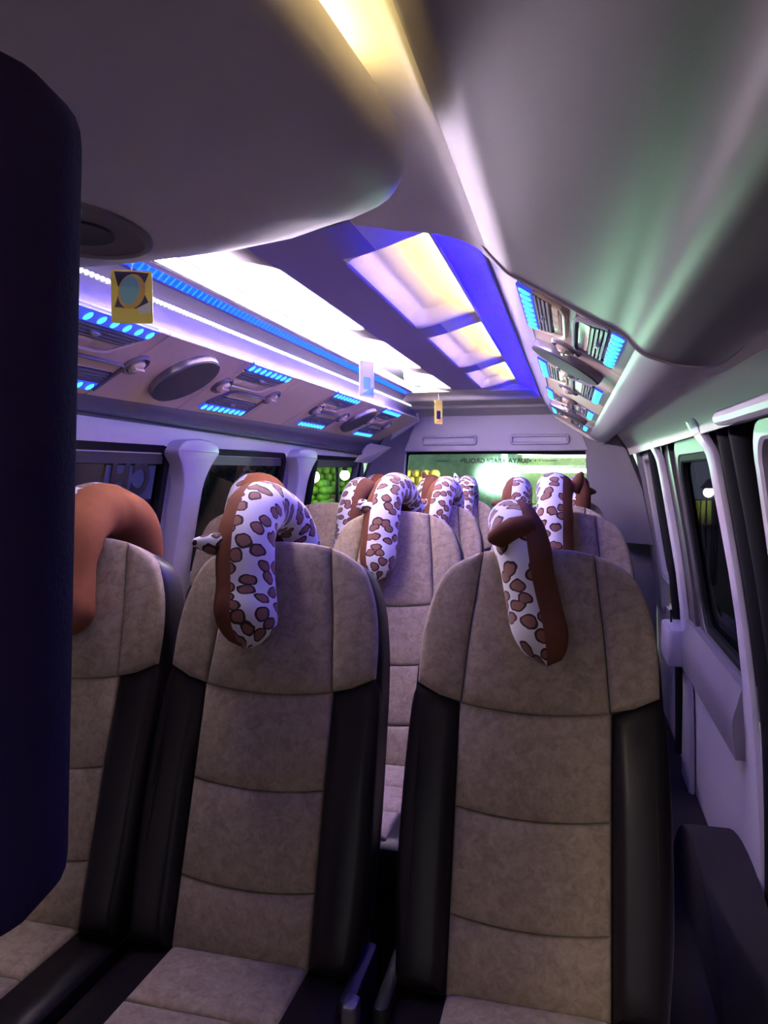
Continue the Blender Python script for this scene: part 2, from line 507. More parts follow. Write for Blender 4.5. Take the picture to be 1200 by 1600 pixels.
tag(side_pillar('trim_8', XL, -1, 3.12, 1.40, 0.5, LILAC, 0.135, 0.062, 0.045, 0.01), 'lilac flared pillar between the last two left windows')
# mirrored window lettering on the first left window
DARKGLIT = mat('dark_glitter', (0.02, 0.02, 0.025), 0.35, var=0.9, vscale=300)
BLUEFILM = mat('blue_window_film', (0.05, 0.07, 0.15), 0.4)
ox, oy, oz = W1.location
def on_left_glass(yc, zc, flip=1):
    # text x axis runs along +y when flip is 1; mirrored when seen from inside is flip -1
    return Matrix(((0, 0.2, 1, XL(zc)-0.0175-ox), (flip, 0, 0, yc-oy), (0, 1, 0, zc-oz), (0, 0, 0, 1)))
textmesh('window_letter', 'H', 0.125, DARKGLIT, W1, on_left_glass(1.81, 1.275, 1), offset=0.006)
textmesh('window_letter', 'C', 0.125, DARKGLIT, W1, on_left_glass(1.915, 1.272, -1), offset=0.006)
puck('window_film', rrect(1.745, 1.99, 1.17, 1.315, 0.004), [(0, 0.0215), (0, 0.0205)], lambda a, b, d: (XL(b)-d-ox, a-oy, b-oz), BLUEFILM, W1)
puck('window_film', rrect(1.30, 1.735, 1.10, 1.318, 0.004), [(0, 0.0215), (0, 0.0205)], lambda a, b, d: (XL(b)-d-ox, a-oy, b-oz), DARKGLIT, W1)

# right wall
wr = wall_panel('wall_right', XR, 1, 0.0, 0.60, 2.02, 4.5, 0.03, LILAC, off=0.02); tag(wr, kind='structure')
br = extr('trim_9', cat([(0.655, 1.535), (0.685, 1.51), (0.73, 1.48), (0.765, 1.44), (0.782, 1.405)], 4), cat([(0.655, 1.535), (0.685, 1.50), (0.715, 1.46), (0.742, 1.42), (0.755, 1.385)], 4), 0.2, 4.36, (0.08, 0.02), BAND)
tag(br, 'pale beige header band above the right windows', kind='structure')
def window_right(idx, y0, y1, z0, z1, label, ring=LILAC, rw=0.05, ro=0.02, r=0.09):
    w = thing('window_%d' % idx, None, None, (XR(1.1), (y0+y1)/2, z0)); tag(w, label, kind='structure')
    ox, oy, oz = w.location
    out = rrect(y0, y1, z0, z1, r, 7)
    puck('window_glass', out, [(0, 0.064), (0, 0.058)], lambda a, b, d: (XR(b)+d-ox, a-oy, b-oz), GLASS_SIDE, w)
    def frame(name, o1, o2, d0, d1, m):
        v = []; f = []; n = len(o1)
        for rg, d in ((o1, d1), (o1, d0+0.006), (inset(o1, 0.006), d0), (inset(o2, -0.006), d0), (o2, d0+0.006), (o2, d1)):
            for (a, b) in rg: v.append((XR(b)+d-ox, a-oy, b-oz))
        for k in range(6):
            for i in range(n):
                j = (i+1) % n; q = (k+1) % 6
                f.append((k*n+i, k*n+j, q*n+j, q*n+i))
        return obj(name, v, f, m, w)
    frame('window_seal', inset(out, -0.01), inset(out, 0.03), 0.035, 0.068, RUBBER)
    frame('window_frame', inset(out, -rw), inset(out, 0.008), ro, 0.06, ring)
    return w
window_right(4, 2.24, 2.98, 0.70, 1.36, 'large dark window behind the first right pillar', ring=mat('dark_frame', (0.07, 0.06, 0.075), 0.5), rw=0.06, ro=0.03, r=0.11)
window_right(5, 3.42, 4.02, 0.78, 1.36, 'small right rear side window beside the rear corner', ring=LILAC, rw=0.03, ro=0.01, r=0.05)
window_right(6, 0.85, 1.66, 0.55, 1.37, 'sliding door window with lilac frame at the right edge', ring=LILAC, rw=0.035, ro=0.012, r=0.07)
o = wall_panel('trim_10', XR, 1, 0.56, 1.42, 3.03, 3.40, 0.04, mat('dark_frame', (0.07, 0.06, 0.075), 0.5), off=0.016); tag(o, 'dark grey panel behind the second right pillar', kind='structure')
o = wall_panel('trim_11', XR, 1, 0.56, 1.42, 4.04, 4.45, 0.04, GREYPL, off=0.0); tag(o, 'dark grey panel at the right rear corner', kind='structure')
tag(side_pillar('trim_12', lambda z: XR(z)-0.022*sstep(1.33, 1.44, z), 1, 3.22, 1.455, 0.0, LILAC, 0.085, 0.045, 0.010, 0.014, wbot=0.10), 'lilac flared pillar between the right rear windows')
tag(side_pillar('trim_13', lambda z: XR(z)+0.010-0.032*sstep(1.33, 1.44, z), 1, 2.14, 1.465, 0.0, LILAC, 0.085, 0.045, 0.006, 0.012, wbot=0.14), 'lilac flared pillar behind the sliding door')
# sliding door gaskets and door body
gz = [0.05+1.36*k/14 for k in range(15)]
for k, (yy, rr, dx) in enumerate(((2.02, 0.034, 0.045), (1.93, 0.034, 0.055), (3.44, 0.02, 0.0))):
    g = tube('door_gasket', [(XR(z)+dx, yy, z) for z in gz], rr, RUBBER, seg=12)
    tag(g, ['ribbed black door gasket next to the first right pillar', 'black door gasket next to the sliding door frame', 'thin black gasket beside the small right rear window'][k], 'gasket')
o = wall_panel('door_1', XR, 1, 0.0, 0.53, -0.6, 1.74, 0.05, LILAC, off=0.06); tag(o, 'lilac lower panel of the sliding door', kind='structure')
o = wall_panel('trim_14', XR, 1, 0.0, 1.44, 1.71, 2.06, 0.05, BLACKPL, off=0.075); tag(o, 'black door post behind the gaskets', kind='structure')
# sloping window sill and lower door pocket
pr = [(XR(0.66)-0.03+0.03, 0.70), (XR(0.62)-0.015, 0.655), (XR(0.56)-0.03, 0.60), (XR(0.5)-0.022, 0.50)]
o = extr('trim_15', cat(pr, 4), cat(pr, 4), 2.18, 3.16, (0.06, 0), GREYPL); tag(o, 'dark padded sill below the right window', kind='structure')
o = wall_panel('wall_front_right', XR, 1, 0.0, 1.42, -0.6, 0.80, 0.05, GREYPL, off=0.06); tag(o, 'grey front door side at the right', kind='structure')
o = wall_panel('wall_front_left', XL, -1, 0.95, 1.42, -0.6, 0.69, 0.05, GREYPL, off=0.0); tag(o, 'grey front door side at the left', kind='structure')
# grab rail over the sliding door
gr = thing('grab_rail', 'lilac grab rail over the sliding door at the right edge', 'grab rail', (0.762, 1.57, 1.418))
tube('rail', [(0.0, 0.17, 0.0), (-0.012, 0.14, -0.006), (-0.016, 0.0, -0.010), (-0.016, -0.5, -0.012)], [0.014, 0.017, 0.018, 0.018], LILAC, gr)
tube('rail_mount', [(0.045, 0.16, 0.0), (-0.005, 0.16, 0.0)], 0.012, BLACKPL, gr)
tube('rail_mount', [(0.045, -0.42, -0.01), (-0.01, -0.42, -0.012)], 0.012, BLACKPL, gr)
wa = thing('wheel_arch', 'dark carpeted wheel arch at the foot of the right wall', 'wheel arch', (0.79, 2.16, 0.0))
ar = [(0.42*math.cos(math.pi*k/20), 0.25*math.sin(math.pi*k/20)) for k in range(21)]
puck('arch_shell', ar, [(0.02, 0.0), (0.006, 0.006), (0.0, 0.02), (0.0, 0.14)], lambda a, b, d: (d, a, b), CARPET, wa)
# small lock knob on the right
lk = thing('lock_knob', 'small black lock pin on the right window sill', 'lock pin', (XR(0.7)-0.035, 3.33, 0.655))
tube('pin', [(0, 0, 0), (0, 0, 0.045)], 0.0045, BLACKPL, lk); ball('pin_cap', 0.008, BLACKPL, lk, (0, 0, 0.047))
o = rbox('trim_16', XR(0.6)-0.075, XR(0.6)+0.03, 3.17, 3.42, 0.5, 0.652, 0.02, LILAC); tag(o, 'lilac ledge under the lock pin', kind='structure')

# ------------------------------------------------------------------ rear wall
REARY = 4.42
o = rbox('wall_rear', -0.9, 0.93, REARY+0.0, REARY+0.06, 0.0, 0.98, 0.01, GREYPL); tag(o, kind='structure')
hd = thing('trim_17', None, None, (0, REARY, 1.42)); tag(hd, 'lilac header panel above the rear window with two slots', kind='structure')
hp = [(-0.545, -0.005), (-0.50, 0.11), (-0.448, 0.22), (0.448, 0.22), (0.50, 0.11), (0.545, -0.005)]
puck('header_panel', hp, [(0, 0.05), (0, -0.012), (0.006, -0.018)], lambda a, b, d: (a, d, b), LILAC, hd)
for (a, b) in ((-0.43, -0.10), (0.10, 0.43)):
    o1 = rrect(a, b, 0.035, 0.088, 0.018); o2 = inset(o1, 0.008)
    v = []; f = []; n = len(o1)
    for rg, d in ((inset(o1, -0.006), -0.016), (o1, -0.034), (o2, -0.034), (inset(o2, 0.006), -0.0185)):
        for p in rg: v.append((p[0], d, p[1]))
    for k in range(3):
        for i in range(n):
            j = (i+1) % n; f.append((k*n+i, k*n+j, (k+1)*n+j, (k+1)*n+i))
    f.append(tuple(3*n+i for i in range(n)))
    obj('recessed_slot', v, f, LILAC, hd)
for s, nm in ((-1, 'trim_18'), (1, 'trim_19')):
    xw = 0.66 if s < 0 else 0.72
    rows = [((0.54, REARY-0.01, 0.9), (xw+0.16, REARY-0.22, 0.9)), ((0.535, REARY-0.01, 1.2), (xw+0.10, REARY-0.21, 1.2)), ((0.525, REARY-0.01, 1.42), (xw+0.02, REARY-0.18, 1.40)),
            ((0.49, REARY-0.01, 1.53), (xw-0.05, REARY-0.15, 1.53)), ((0.455, REARY-0.01, 1.63), (0.50, REARY-0.12, 1.66))]
    secs = [[(s*(p[0]+(q[0]-p[0])*k/6), p[1]+(q[1]-p[1])*(k/6)**1.5, p[2]+(q[2]-p[2])*k/6) for k in range(7)]+[(s*(p[0]+(q[0]-p[0])*k/6+0.03), p[1]+(q[1]-p[1])*(k/6)**1.5+0.05, p[2]+(q[2]-p[2])*k/6) for k in range(6, -1, -1)] for p, q in rows]
    tag(loft(nm, secs, GREYPL, closed=True, angle=50), ['grey rear corner trim on the left of the rear window', 'grey rear corner trim on the right of the rear window'][s > 0], kind='structure')
# beige corner wedges where the bands end
v = [(-0.745, 4.02, 1.35), (-0.70, 4.2, 1.345), (-0.60, 4.33, 1.44), (-0.68, 4.10, 1.46)]
w = [(x-0.05, y+0.06, z) for x, y, z in v]
tag(obj('trim_20', v+w, [(0, 1, 2, 3), (7, 6, 5, 4), (0, 4, 5, 1), (1, 5, 6, 2), (2, 6, 7, 3), (3, 7, 4, 0)], BAND, None, smooth=False), 'pale wedge ending the left header band', kind='structure')

RW = thing('window_7', None, None, (0, REARY+0.03, 0.98)); tag(RW, 'dusty rear window with mirrored lettering', kind='structure')
ro = [(-0.56, -0.06), (0.57, -0.06), (0.56, 0.2)]+[(0.525+0.02*math.cos(t), 0.40+0.025*math.sin(t)) for t in (0, .5, 1, 1.5)]+[(0.0, 0.432)]+[(-0.51-0.02*math.sin(t), 0.405+0.025*math.cos(t)) for t in (0, .5, 1, 1.5)]+[(-0.55, 0.2)]
puck('window_glass', ro, [(0, 0.006), (0, 0.0)], lambda a, b, d: (a, d, b), GLASS_REAR, RW)
n = len(ro); ri = inset(ro, 0.012); v = []; f = []
for rg, d in ((inset(ro, -0.02), -0.012), (ri, -0.012), (ri, 0.01), (inset(ro, -0.02), 0.01)):
    for p in rg: v.append((p[0], d, p[1]))
for k in range(4):
    for i in range(n):
        j = (i+1) % n; q = (k+1) % 4; f.append((k*n+i, k*n+j, q*n+j, q*n+i))
obj('window_seal', v, f, RUBBER, RW)
LETTER = mat('black_lettering', (0.01, 0.012, 0.01), 0.5)
TY, TZ = 0.009, 0.378
def rear_m(xc): return Matrix(((-1, 0, 0, xc), (0, 0, 1, TY), (0, 1, 0, TZ), (0, 0, 0, 1)))
textmesh('window_lettering', 'SURYA ABADI GROUP', 0.040, LETTER, RW, rear_m(0.006), offset=0.0012)
for s in (-1, 1):
    for (a, r_) in ((0.205, 0.006), (0.235, 0.0045), (0.26, 0.0035)):
        puck('lettering_dot', ellipse(s*a+0.006, TZ, r_, r_, 12), [(0, TY), (0, TY+0.001)], lambda p, q, d: (p, d, q), LETTER, RW)
    a0, a1 = sorted((s*0.275+0.006, s*0.36+0.006))
    puck('lettering_line', [(a0, TZ-0.002), (a1, TZ-0.002), (a1, TZ+0.002), (a0, TZ+0.002)], [(0, TY), (0, TY+0.001)], lambda p, q, d: (p, d, q), LETTER, RW)
# thin pale strip at the left of the rear window
o = tube('trim_21', [(-0.555, REARY-0.02, 1.02), (-0.548, REARY-0.02, 1.2), (-0.53, REARY-0.02, 1.40)], 0.006, LILAC); tag(o, 'thin pale edge strip left of the rear window', kind='structure')

# ------------------------------------------------------------------ overhead ducts
def panel_frame(top, bot, s):
    T = np.array([top[0], top[1]]); B = np.array([bot[0], bot[1]]); w = B-T; W = np.linalg.norm(w); w = w/W
    n = np.array([-w[1], w[0]])
    if n[1] > 0: n = -n          # normal faces down into the cabin
    def fn(y, t, d):
        p = T+w*(t*W)+n*d
        return (p[0], y, p[1])
    return fn, W

LED0 = None
def duct(name, label, top, bot, sections, louver_sets, speakers, nozzles, s):
    root = thing(name, label, 'air duct')
    fn, W = panel_frame(top, bot, s)
    for (a, b) in sections:
        puck('panel_section', [(a+0.002, -0.02), (b-0.002, -0.02), (b-0.002, 1.0), (a+0.002, 1.0)], [(0, -0.03), (0, -0.003), (0.003, 0.0)], fn, TAN, root)
    bead = None
    for (c, w_, cb, wb) in louver_sets:
        # upper grille: light strip, louver, little switches
        h = w_/2
        ls = puck('light_strip', [(c-h, -0.03), (c+h, -0.03), (c+h*0.95, 0.105), (c-h*0.95, 0.105)], [(0, -0.004), (0, 0.004), (0.002, 0.006)], fn, L_CYANDIM, root)
        lv = puck('louver', [(c-h*0.97, 0.11), (c+h*0.95, 0.11), (c+h*0.66, 0.27), (c-h*0.97, 0.27)], [(0, -0.02), (0, 0.003), (0.004, 0.003), (0.005, -0.001)], fn, BLACKPL, root)
        for k in range(4):
            t0 = 0.12+0.037*k; e = h*(0.93-0.068*k)
            puck('slat', [(c-h*0.94, t0), (c+e, t0), (c+e-0.008, t0+0.022), (c-h*0.94, t0+0.022)], [(0, -0.001), (0, 0.005), (0.001, 0.006)], fn, LOUVER, lv)
        puck('slat_knob', rrect(c-0.012, c+0.012, 0.17, 0.205, 0.008), [(0, 0.003), (0, 0.010), (0.002, 0.012)], fn, LILAC, lv)
        fr = puck('switch_pocket', [(c-h*0.97, 0.275), (c+h*0.66, 0.275), (c+h*0.5, 0.355), (c-h*0.97, 0.355)], [(0, -0.01), (0, 0.002), (0.004, 0.003)], fn, TAN2, root)
        for k in (-1, 0, 1):
            puck('switch', [(c-h*0.55+k*h*0.36, 0.287), (c-h*0.22+k*h*0.36, 0.287), (c-h*0.22+k*h*0.36, 0.345), (c-h*0.55+k*h*0.36, 0.345)], [(0, 0.0), (0, 0.005), (0.002, 0.007)], fn, TAN, fr)
        tube('grille_rim', [fn(c-h*1.02, 0.12, 0.002), fn(c-h*1.0, 0.36, 0.004), fn(c-h*0.8, 0.40, 0.005), fn(c+h*0.4, 0.40, 0.005), fn(c+h*0.6, 0.37, 0.005), fn(c+h*1.02, 0.08, 0.003)], 0.004, TAN2, root, seg=8)
        # lower grille: pocket, louver, light strip
        g = wb/2
        ls2 = puck('light_strip', [(cb-g, 0.80), (cb+g, 0.80), (cb+g, 0.905), (cb-g, 0.905)], [(0, -0.004), (0, 0.004), (0.002, 0.006)], fn, L_CYANDIM, root)
        lv2 = puck('louver', [(cb-g*0.75, 0.63), (cb+g, 0.63), (cb+g, 0.795), (cb-g*0.98, 0.795)], [(0, -0.02), (0, 0.003), (0.004, 0.003), (0.005, -0.001)], fn, BLACKPL, root)
        for k in range(4):
            t0 = 0.64+0.037*k
            puck('slat', [(cb-g*(0.72+0.06*k), t0), (cb+g*0.96, t0), (cb+g*0.96, t0+0.022), (cb-g*(0.72+0.06*k), t0+0.022)], [(0, -0.001), (0, 0.005), (0.001, 0.006)], fn, LOUVER, lv2)
        puck('slat_knob', rrect(cb-0.012, cb+0.012, 0.70, 0.735, 0.008), [(0, 0.003), (0, 0.010), (0.002, 0.012)], fn, LILAC, lv2)
        puck('grille_pocket', rrect(cb-g*0.6, cb+g*0.98, 0.52, 0.62, 0.01), [(0, 0.0), (0, 0.003), (0.003, 0.002)], fn, TAN2, root)
        tube('grille_rim', [fn(cb-g*1.0, 0.77, 0.002), fn(cb-g*0.7, 0.52, 0.003), fn(cb-g*0.55, 0.49, 0.004), fn(cb+g*0.95, 0.49, 0.004), fn(cb+g*1.07, 0.52, 0.004), fn(cb+g*1.08, 0.90, 0.003)], 0.0045, DUCTGREY, root, seg=8)
        for strip, cc, hh, t0 in ((ls, c, h, 0.045), (ls2, cb, g, 0.855)):
            for k in range(8):
                yy = cc-hh*0.9+hh*1.8*k/7
                if bead is None:
                    bead = ball('led', 1.0, L_CYAN, strip, seg=10, rings=6); b = bead
                else:
                    b = share(bead, 'led', strip)
                p0 = Vector(fn(yy, t0, 0.006)); px = Vector((0, 1, 0)); pt = (Vector(fn(yy, t0+0.1, 0.006))-p0).normalized(); pn = px.cross(pt)
                M = Matrix(((px.x*0.0085, pt.x*0.012, pn.x*0.004, p0.x), (px.y*0.0085, pt.y*0.012, pn.y*0.004, p0.y), (px.z*0.0085, pt.z*0.012, pn.z*0.004, p0.z), (0, 0, 0, 1)))
                b.matrix_local = M
    for (c, t, r) in speakers:
        ol = ellipse(c, t, r, r/W, 40)
        def spk(nm, o_, lay, m): return puck(nm, [(a, b*W) for a, b in o_], lay, lambda a, b, d: fn(a, b/W, d), m, root)
        spk('speaker_rim', ol, [(0, -0.005), (0, 0.010), (0.002, 0.017), (0.005, 0.019)], SPKRIM)
        spk('speaker_grille', [(c+(a-c)*0.95, t+(b-t)*0.95) for a, b in ol], [(0, 0.016), (0, 0.0205), (0.02, 0.022)], SPKGREY)
    for (c, t) in nozzles:
        def nz(nm, r, lay, m, par): return puck(nm, ellipse(c, t*W, r, r, 26), lay, lambda a, b, d: fn(a, b/W, d), m, par)
        ring = nz('air_nozzle', 0.036, [(0, -0.004), (0, 0.004), (0.004, 0.009), (0.010, 0.007), (0.012, -0.002)], SPKRIM, root)
        nz('nozzle_ball', 0.023, [(0, -0.002), (0.002, 0.010), (0.010, 0.016)], TAN2, ring)
        puck('nozzle_flap', [(c-0.019, t*W-0.004), (c+0.019, t*W-0.004), (c+0.019, t*W+0.004), (c-0.019, t*W+0.004)], [(0, 0.010), (0, 0.019), (0.001, 0.021)], lambda a, b, d: fn(a, b/W, d), TAN, ring)
    return root, fn, W

LT, LB = (-0.44, 1.603), (-0.66, 1.478)
DL, fnL, WL = duct('overhead_duct', 'long tan overhead air duct with grilles and speakers above the left windows', LT, LB,
    [(0.4, 1.0), (1.0, 1.515), (1.515, 1.93), (1.93, 2.36), (2.36, 2.72), (2.72, 3.22), (3.22, 3.52), (3.52, 3.96), (3.96, 4.32)],
    [(1.30, 0.33, 1.345, 0.31), (2.12, 0.31, 2.16, 0.29), (2.92, 0.33, 2.98, 0.30), (3.70, 0.34, 3.79, 0.32)],
    [(1.755, 0.45, 0.098), (3.39, 0.45, 0.098)], [(1.535, 0.45), (1.97, 0.44), (2.33, 0.44), (2.80, 0.46), (3.18, 0.5), (3.56, 0.40), (3.93, 0.43)], -1)
# fascia rising from the panel to the ceiling, underside
fp = cat([(-0.437, 1.603), (-0.443, 1.62), (-0.452, 1.65), (-0.457, 1.680)], 3)
extr('fascia', fp, fp, 0.4, 4.32, (-0.03, 0.0), mat('fascia_vinyl', (0.17, 0.14, 0.30), 0.35, 0.5, bump=0.08, bscale=300), DL)
fp = cat([(-0.457, 1.682), (-0.45, 1.692), (-0.428, 1.705), (-0.42, 1.708)], 3)
extr('upper_fascia', fp, fp, 0.4, 4.30, (-0.03, 0.01), mat('upper_fascia_vinyl', (0.30, 0.26, 0.38), 0.4), DL)
up0 = [(-0.66, 1.488), (-0.675, 1.478), (-0.70, 1.472), (-0.722, 1.462), (-0.735, 1.452)]
up1 = [(-0.66, 1.474), (-0.675, 1.455), (-0.70, 1.435), (-0.722, 1.405), (-0.735, 1.39)]
extr('underside', cat(up0, 3), cat(up1, 3), 0.4, 4.32, (-0.02, 0.06), DUCTGREY, DL)
tube('underside_bead', [(-0.72, 0.4, 1.475), (-0.722, 1.5, 1.456), (-0.722, 4.32, 1.395)], 0.012, SPKGREY, DL)
puck('end_cap', [(LT[0]+0.0, LT[1]+0.06), (LT[0]+0.006, LT[1]-0.01), (LB[0]+0.02, LB[1]-0.02), (LB[0]-0.06, LB[1]-0.04), (-0.74, 1.50), (-0.6, 1.67)], [(0, 4.31), (0, 4.35), (0.01, 4.375), (0.03, 4.39)], lambda a, b, d: (a, d, b), BAND, DL)

# blue light tube, white LED bead strip
bt = thing('blue_light_tube', 'long glowing blue light tube along the left ceiling edge', 'light strip', (-0.40, 1.1, 1.72))
extr('tube_lens', [(-0.020, -0.012), (-0.012, -0.004), (0.0, 0.004), (0.008, 0.012)], [(-0.020, -0.012), (-0.012, -0.004), (0.0, 0.004), (0.008, 0.012)], 0.0, 2.95, (-0.008, 0.008), L_BLUETUBE, bt)
extr('tube_rail', [(-0.027, -0.016), (-0.020, -0.0135)], [(-0.027, -0.016), (-0.020, -0.0135)], 0.0, 2.95, (-0.008, 0.008), mat('dark_blue_rail', (0.03, 0.01, 0.35), 0.3), bt)
v = []; f = []
for k in range(118):                       # rib marks on the lens
    y = 0.01+0.025*k
    b = len(v)
    for (x, z) in ((-0.0195, -0.0135), (0.003, 0.0065), (0.0025, 0.0075), (-0.020, -0.0125)):
        v += [(x, y, z), (x, y+0.004, z)]
    f += [(b, b+1, b+3, b+2), (b+2, b+3, b+5, b+4), (b+4, b+5, b+7, b+6), (b+6, b+7, b+1, b)]
tag(obj('lens_ribs', v, f, emis('bright_blue_rib', (0.01, 0.10, 1.0), 1.2), bt, smooth=False), kind='stuff')
ws = thing('white_led_strip', 'string of white light beads along the fascia below the blue tube', 'light strip', (-0.455, 1.0, 1.675))
rbox('strip_base', -0.004, 0.0, 0.0, 3.26, -0.007, 0.007, 0.001, LILAC, ws)
v = []; f = []
for k in range(196):
    y = 0.01+0.0166*k; b = len(v); r = 0.0055; q = 0.0050
    ring = 8
    for (h_, rr) in ((0.0, 1.0), (0.004, 0.95), (0.0065, 0.6)):
        for i in range(ring):
            th = 2*math.pi*i/ring
            v.append((h_, y+q*rr*math.cos(th), r*rr*math.sin(th)))
    for l in range(2):
        for i in range(ring):
            j = (i+1) % ring; f.append((b+l*ring+i, b+l*ring+j, b+(l+1)*ring+j, b+(l+1)*ring+i))
    f.append(tuple(b+2*ring+i for i in range(ring)))
tag(obj('led_beads', v, f, L_BEAD, ws), kind='stuff')

# hidden cove LEDs either side of the ceiling
cl = thing('cove_lamp', 'bright white cove lamp along the left edge of the ceiling', 'lamp', (-0.37, 1.25, 1.735))
tube('lamp_tube', [(0.0, 0.0, 0.0), (0.0, 2.72, 0.0)], 0.011, L_COVE, cl)
extr('lamp_tray', [(-0.020, 0.003), (-0.020, -0.016), (0.0, -0.016)], [(-0.020, 0.003), (-0.020, -0.016), (0.0, -0.016)], -0.02, 2.74, (-0.004, -0.004), LILAC, cl)
cw = thing('cove_lamp', 'warm cove lamp hidden behind the blue panel on the right', 'lamp', (0.205, 1.35, 1.752))
tube('lamp_tube', [(0.0, 0.0, 0.0), (0.0, 2.55, 0.0)], 0.008, L_WARM, cw)

# right duct
RT, RB = (0.357, 1.608), (0.54, 1.497)
DR, fnR, WR = duct('overhead_duct', 'tan overhead air duct with grilles and speakers above the right seats', RT, RB,
    [(1.19, 1.62), (1.62, 1.98), (1.98, 2.42), (2.42, 2.75), (2.75, 3.2), (3.2, 3.55), (3.55, 3.96), (3.96, 4.32)],
    [(1.42, 0.34, 1.38, 0.33), (2.24, 0.33, 2.2, 0.33), (2.98, 0.33, 2.93, 0.30), (3.74, 0.33, 3.8, 0.30)],
    [(1.80, 0.42, 0.092), (3.36, 0.42, 0.092)], [(1.63, 0.40), (2.02, 0.42), (2.44, 0.42), (2.78, 0.42), (3.17, 0.42), (3.56, 0.42)], 1)
bp = cat([(0.186, 1.742), (0.220, 1.730), (0.255, 1.712), (0.285, 1.690)], 4)
bpn = thing('blue_light_fixture', 'wide glowing blue panel along the right ceiling edge', 'light panel', (0, 1.2, 0))
extr('panel_lens', bp, bp, 0.0, 2.95, (0.006, 0.008), L_BLUEPANEL, bpn)
extr('panel_back', [(x+0.0075, z+0.0095) for x, z in bp], [(x+0.0075, z+0.0095) for x, z in bp], 0.0, 2.95, (0.003, 0.004), CREAM, bpn)
tube('panel_edge', [(0.184, 0.0, 1.744), (0.184, 2.95, 1.744)], 0.006, CREAM, bpn, seg=8)
tube('panel_edge', [(0.287, 0.0, 1.688), (0.287, 2.95, 1.688)], 0.005, mat('blue_edge', (0.05, 0.02, 0.5), 0.3), bpn, seg=8)
fp = cat([(0.289, 1.688), (0.305, 1.668), (0.325, 1.64), (0.352, 1.612), (0.357, 1.606)], 4)
extr('fascia', fp, fp, 1.19, 4.32, (0.02, 0.02), LILAC, DR)
fp = cat([(0.54, 1.497), (0.552, 1.485), (0.585, 1.465), (0.62, 1.458), (0.655, 1.475), (0.68, 1.515)], 4)
extr('underside', fp, fp, 1.19, 4.32, (0.0, 0.06), LILAC, DR)
puck('end_cap', [(0.352, 1.66), (0.352, 1.60), (0.53, 1.485), (0.62, 1.45), (0.69, 1.48), (0.6, 1.67)], [(0, 4.31), (0, 4.35), (0.01, 4.375), (0.03, 4.39)], lambda a, b, d: (a, d, b), BAND, DR)

# padded vinyl cover over the front end of the right duct
cvr = thing('duct_cover', 'smooth grey vinyl cover over the front of the right duct', 'duct cover', (0, 0, 0))
cp = cat([(0.285, 1.690), (0.296, 1.672), (0.306, 1.650), (0.330, 1.622), (0.347, 1.606), (0.372, 1.592), (0.42, 1.563), (0.48, 1.526), (0.508, 1.511), (0.522, 1.500), (0.534, 1.486), (0.546, 1.476), (0.562, 1.469), (0.60, 1.457), (0.645, 1.456), (0.675, 1.475), (0.70, 1.50)], 10)
cpn = [(x-0.0, z-0.0) for x, z in cp]
extr('vinyl_skin', cpn, cpn, -0.6, 1.185, (0.012, 0.05), VINYL, cvr, ny=8, angle=60)
cr_ = [(x, 1.187, z) for x, z in cp]
tube('edge_piping', cr_, 0.0035, LILAC, cvr, seg=8)
o = extr('trim_22', cat([(0.70, 1.495), (0.735, 1.475), (0.768, 1.44), (0.784, 1.40)], 4), cat([(0.70, 1.495), (0.735, 1.475), (0.768, 1.44), (0.784, 1.40)], 4), -0.6, 1.62, (0.08, 0.02), BAND)
tag(o, 'smooth beige header over the sliding door', kind='structure')
o.location.x = -0.008

# ------------------------------------------------------------------ ceiling console at front left
cons = thing('ceiling_console', 'large grey padded overhead console with rounded corner at the front', 'console', (0, 0, 1.58))
co = [(-0.74, -0.55), (0.17, -0.55), (0.222, 0.2), (0.247, 0.5), (0.264, 0.70)]
co += [(0.268-0.09+0.09*math.cos(t)-0.004*t, 0.76+0.10*math.sin(t)+0.02*t) for t in [0.25, 0.5, 0.75, 1.0, 1.25, 1.5]]
co += [(0.10, 0.935), (0.0, 0.965), (-0.15, 0.985), (-0.35, 0.99), (-0.60, 0.985), (-0.74, 0.98)]
puck('console_shell', co, [(0.125, -0.004), (0.11, -0.003), (0.095, 0.0), (0.05, 0.010), (0.02, 0.020), (0.006, 0.030), (0.0, 0.042), (0.0, 0.075), (0.01, 0.080)], lambda a, b, d: (a, b, d), CONSOLE, cons, angle=50, inset=shrink)
sp = puck('speaker_plate', ellipse(-0.120, 0.745, 0.085, 0.115, 40), [(0, -0.002), (0.0, -0.007), (0.004, -0.009), (0.009, -0.009), (0.012, -0.006), (0.02, -0.005)], lambda a, b, d: (a, b, d), GREYPL, cons)
puck('speaker_cone', ellipse(-0.115, 0.755, 0.04, 0.045, 28), [(0, -0.004), (0, -0.008), (0.012, -0.006)], lambda a, b, d: (a, b, d), SPKGREY, sp)
puck('tweeter', ellipse(-0.082, 0.69, 0.022, 0.014, 20), [(0, -0.004), (0.002, -0.009), (0.008, -0.010)], lambda a, b, d: (a, b, d), SPKGREY, sp)
tube('warm_led_strip', [(0.14, -0.45, 0.086), (0.185, 0.2, 0.086), (0.215, 0.68, 0.086)], 0.005, L_YEL, cons, seg=8)
# fill lamp added behind the camera, out of view, to brighten the seat fronts
dl = thing('added_fill_lamp', 'added round warm fill lamp under the front of the overhead console, out of view', 'lamp', (-0.12, -0.32, 1.575))
puck('lamp_bezel', ellipse(0, 0, 0.11, 0.11, 32), [(0, 0.006), (0, -0.006), (0.008, -0.010), (0.014, -0.006)], lambda a, b, d: (a, b, d), LILAC, dl)
puck('lamp_lens', ellipse(0, 0, 0.095, 0.095, 32), [(0, -0.004), (0.01, -0.016), (0.04, -0.024)], lambda a, b, d: (a, b, d), emis('fill_lamp_lens', (1.0, 0.86, 0.66), 45.0), dl)

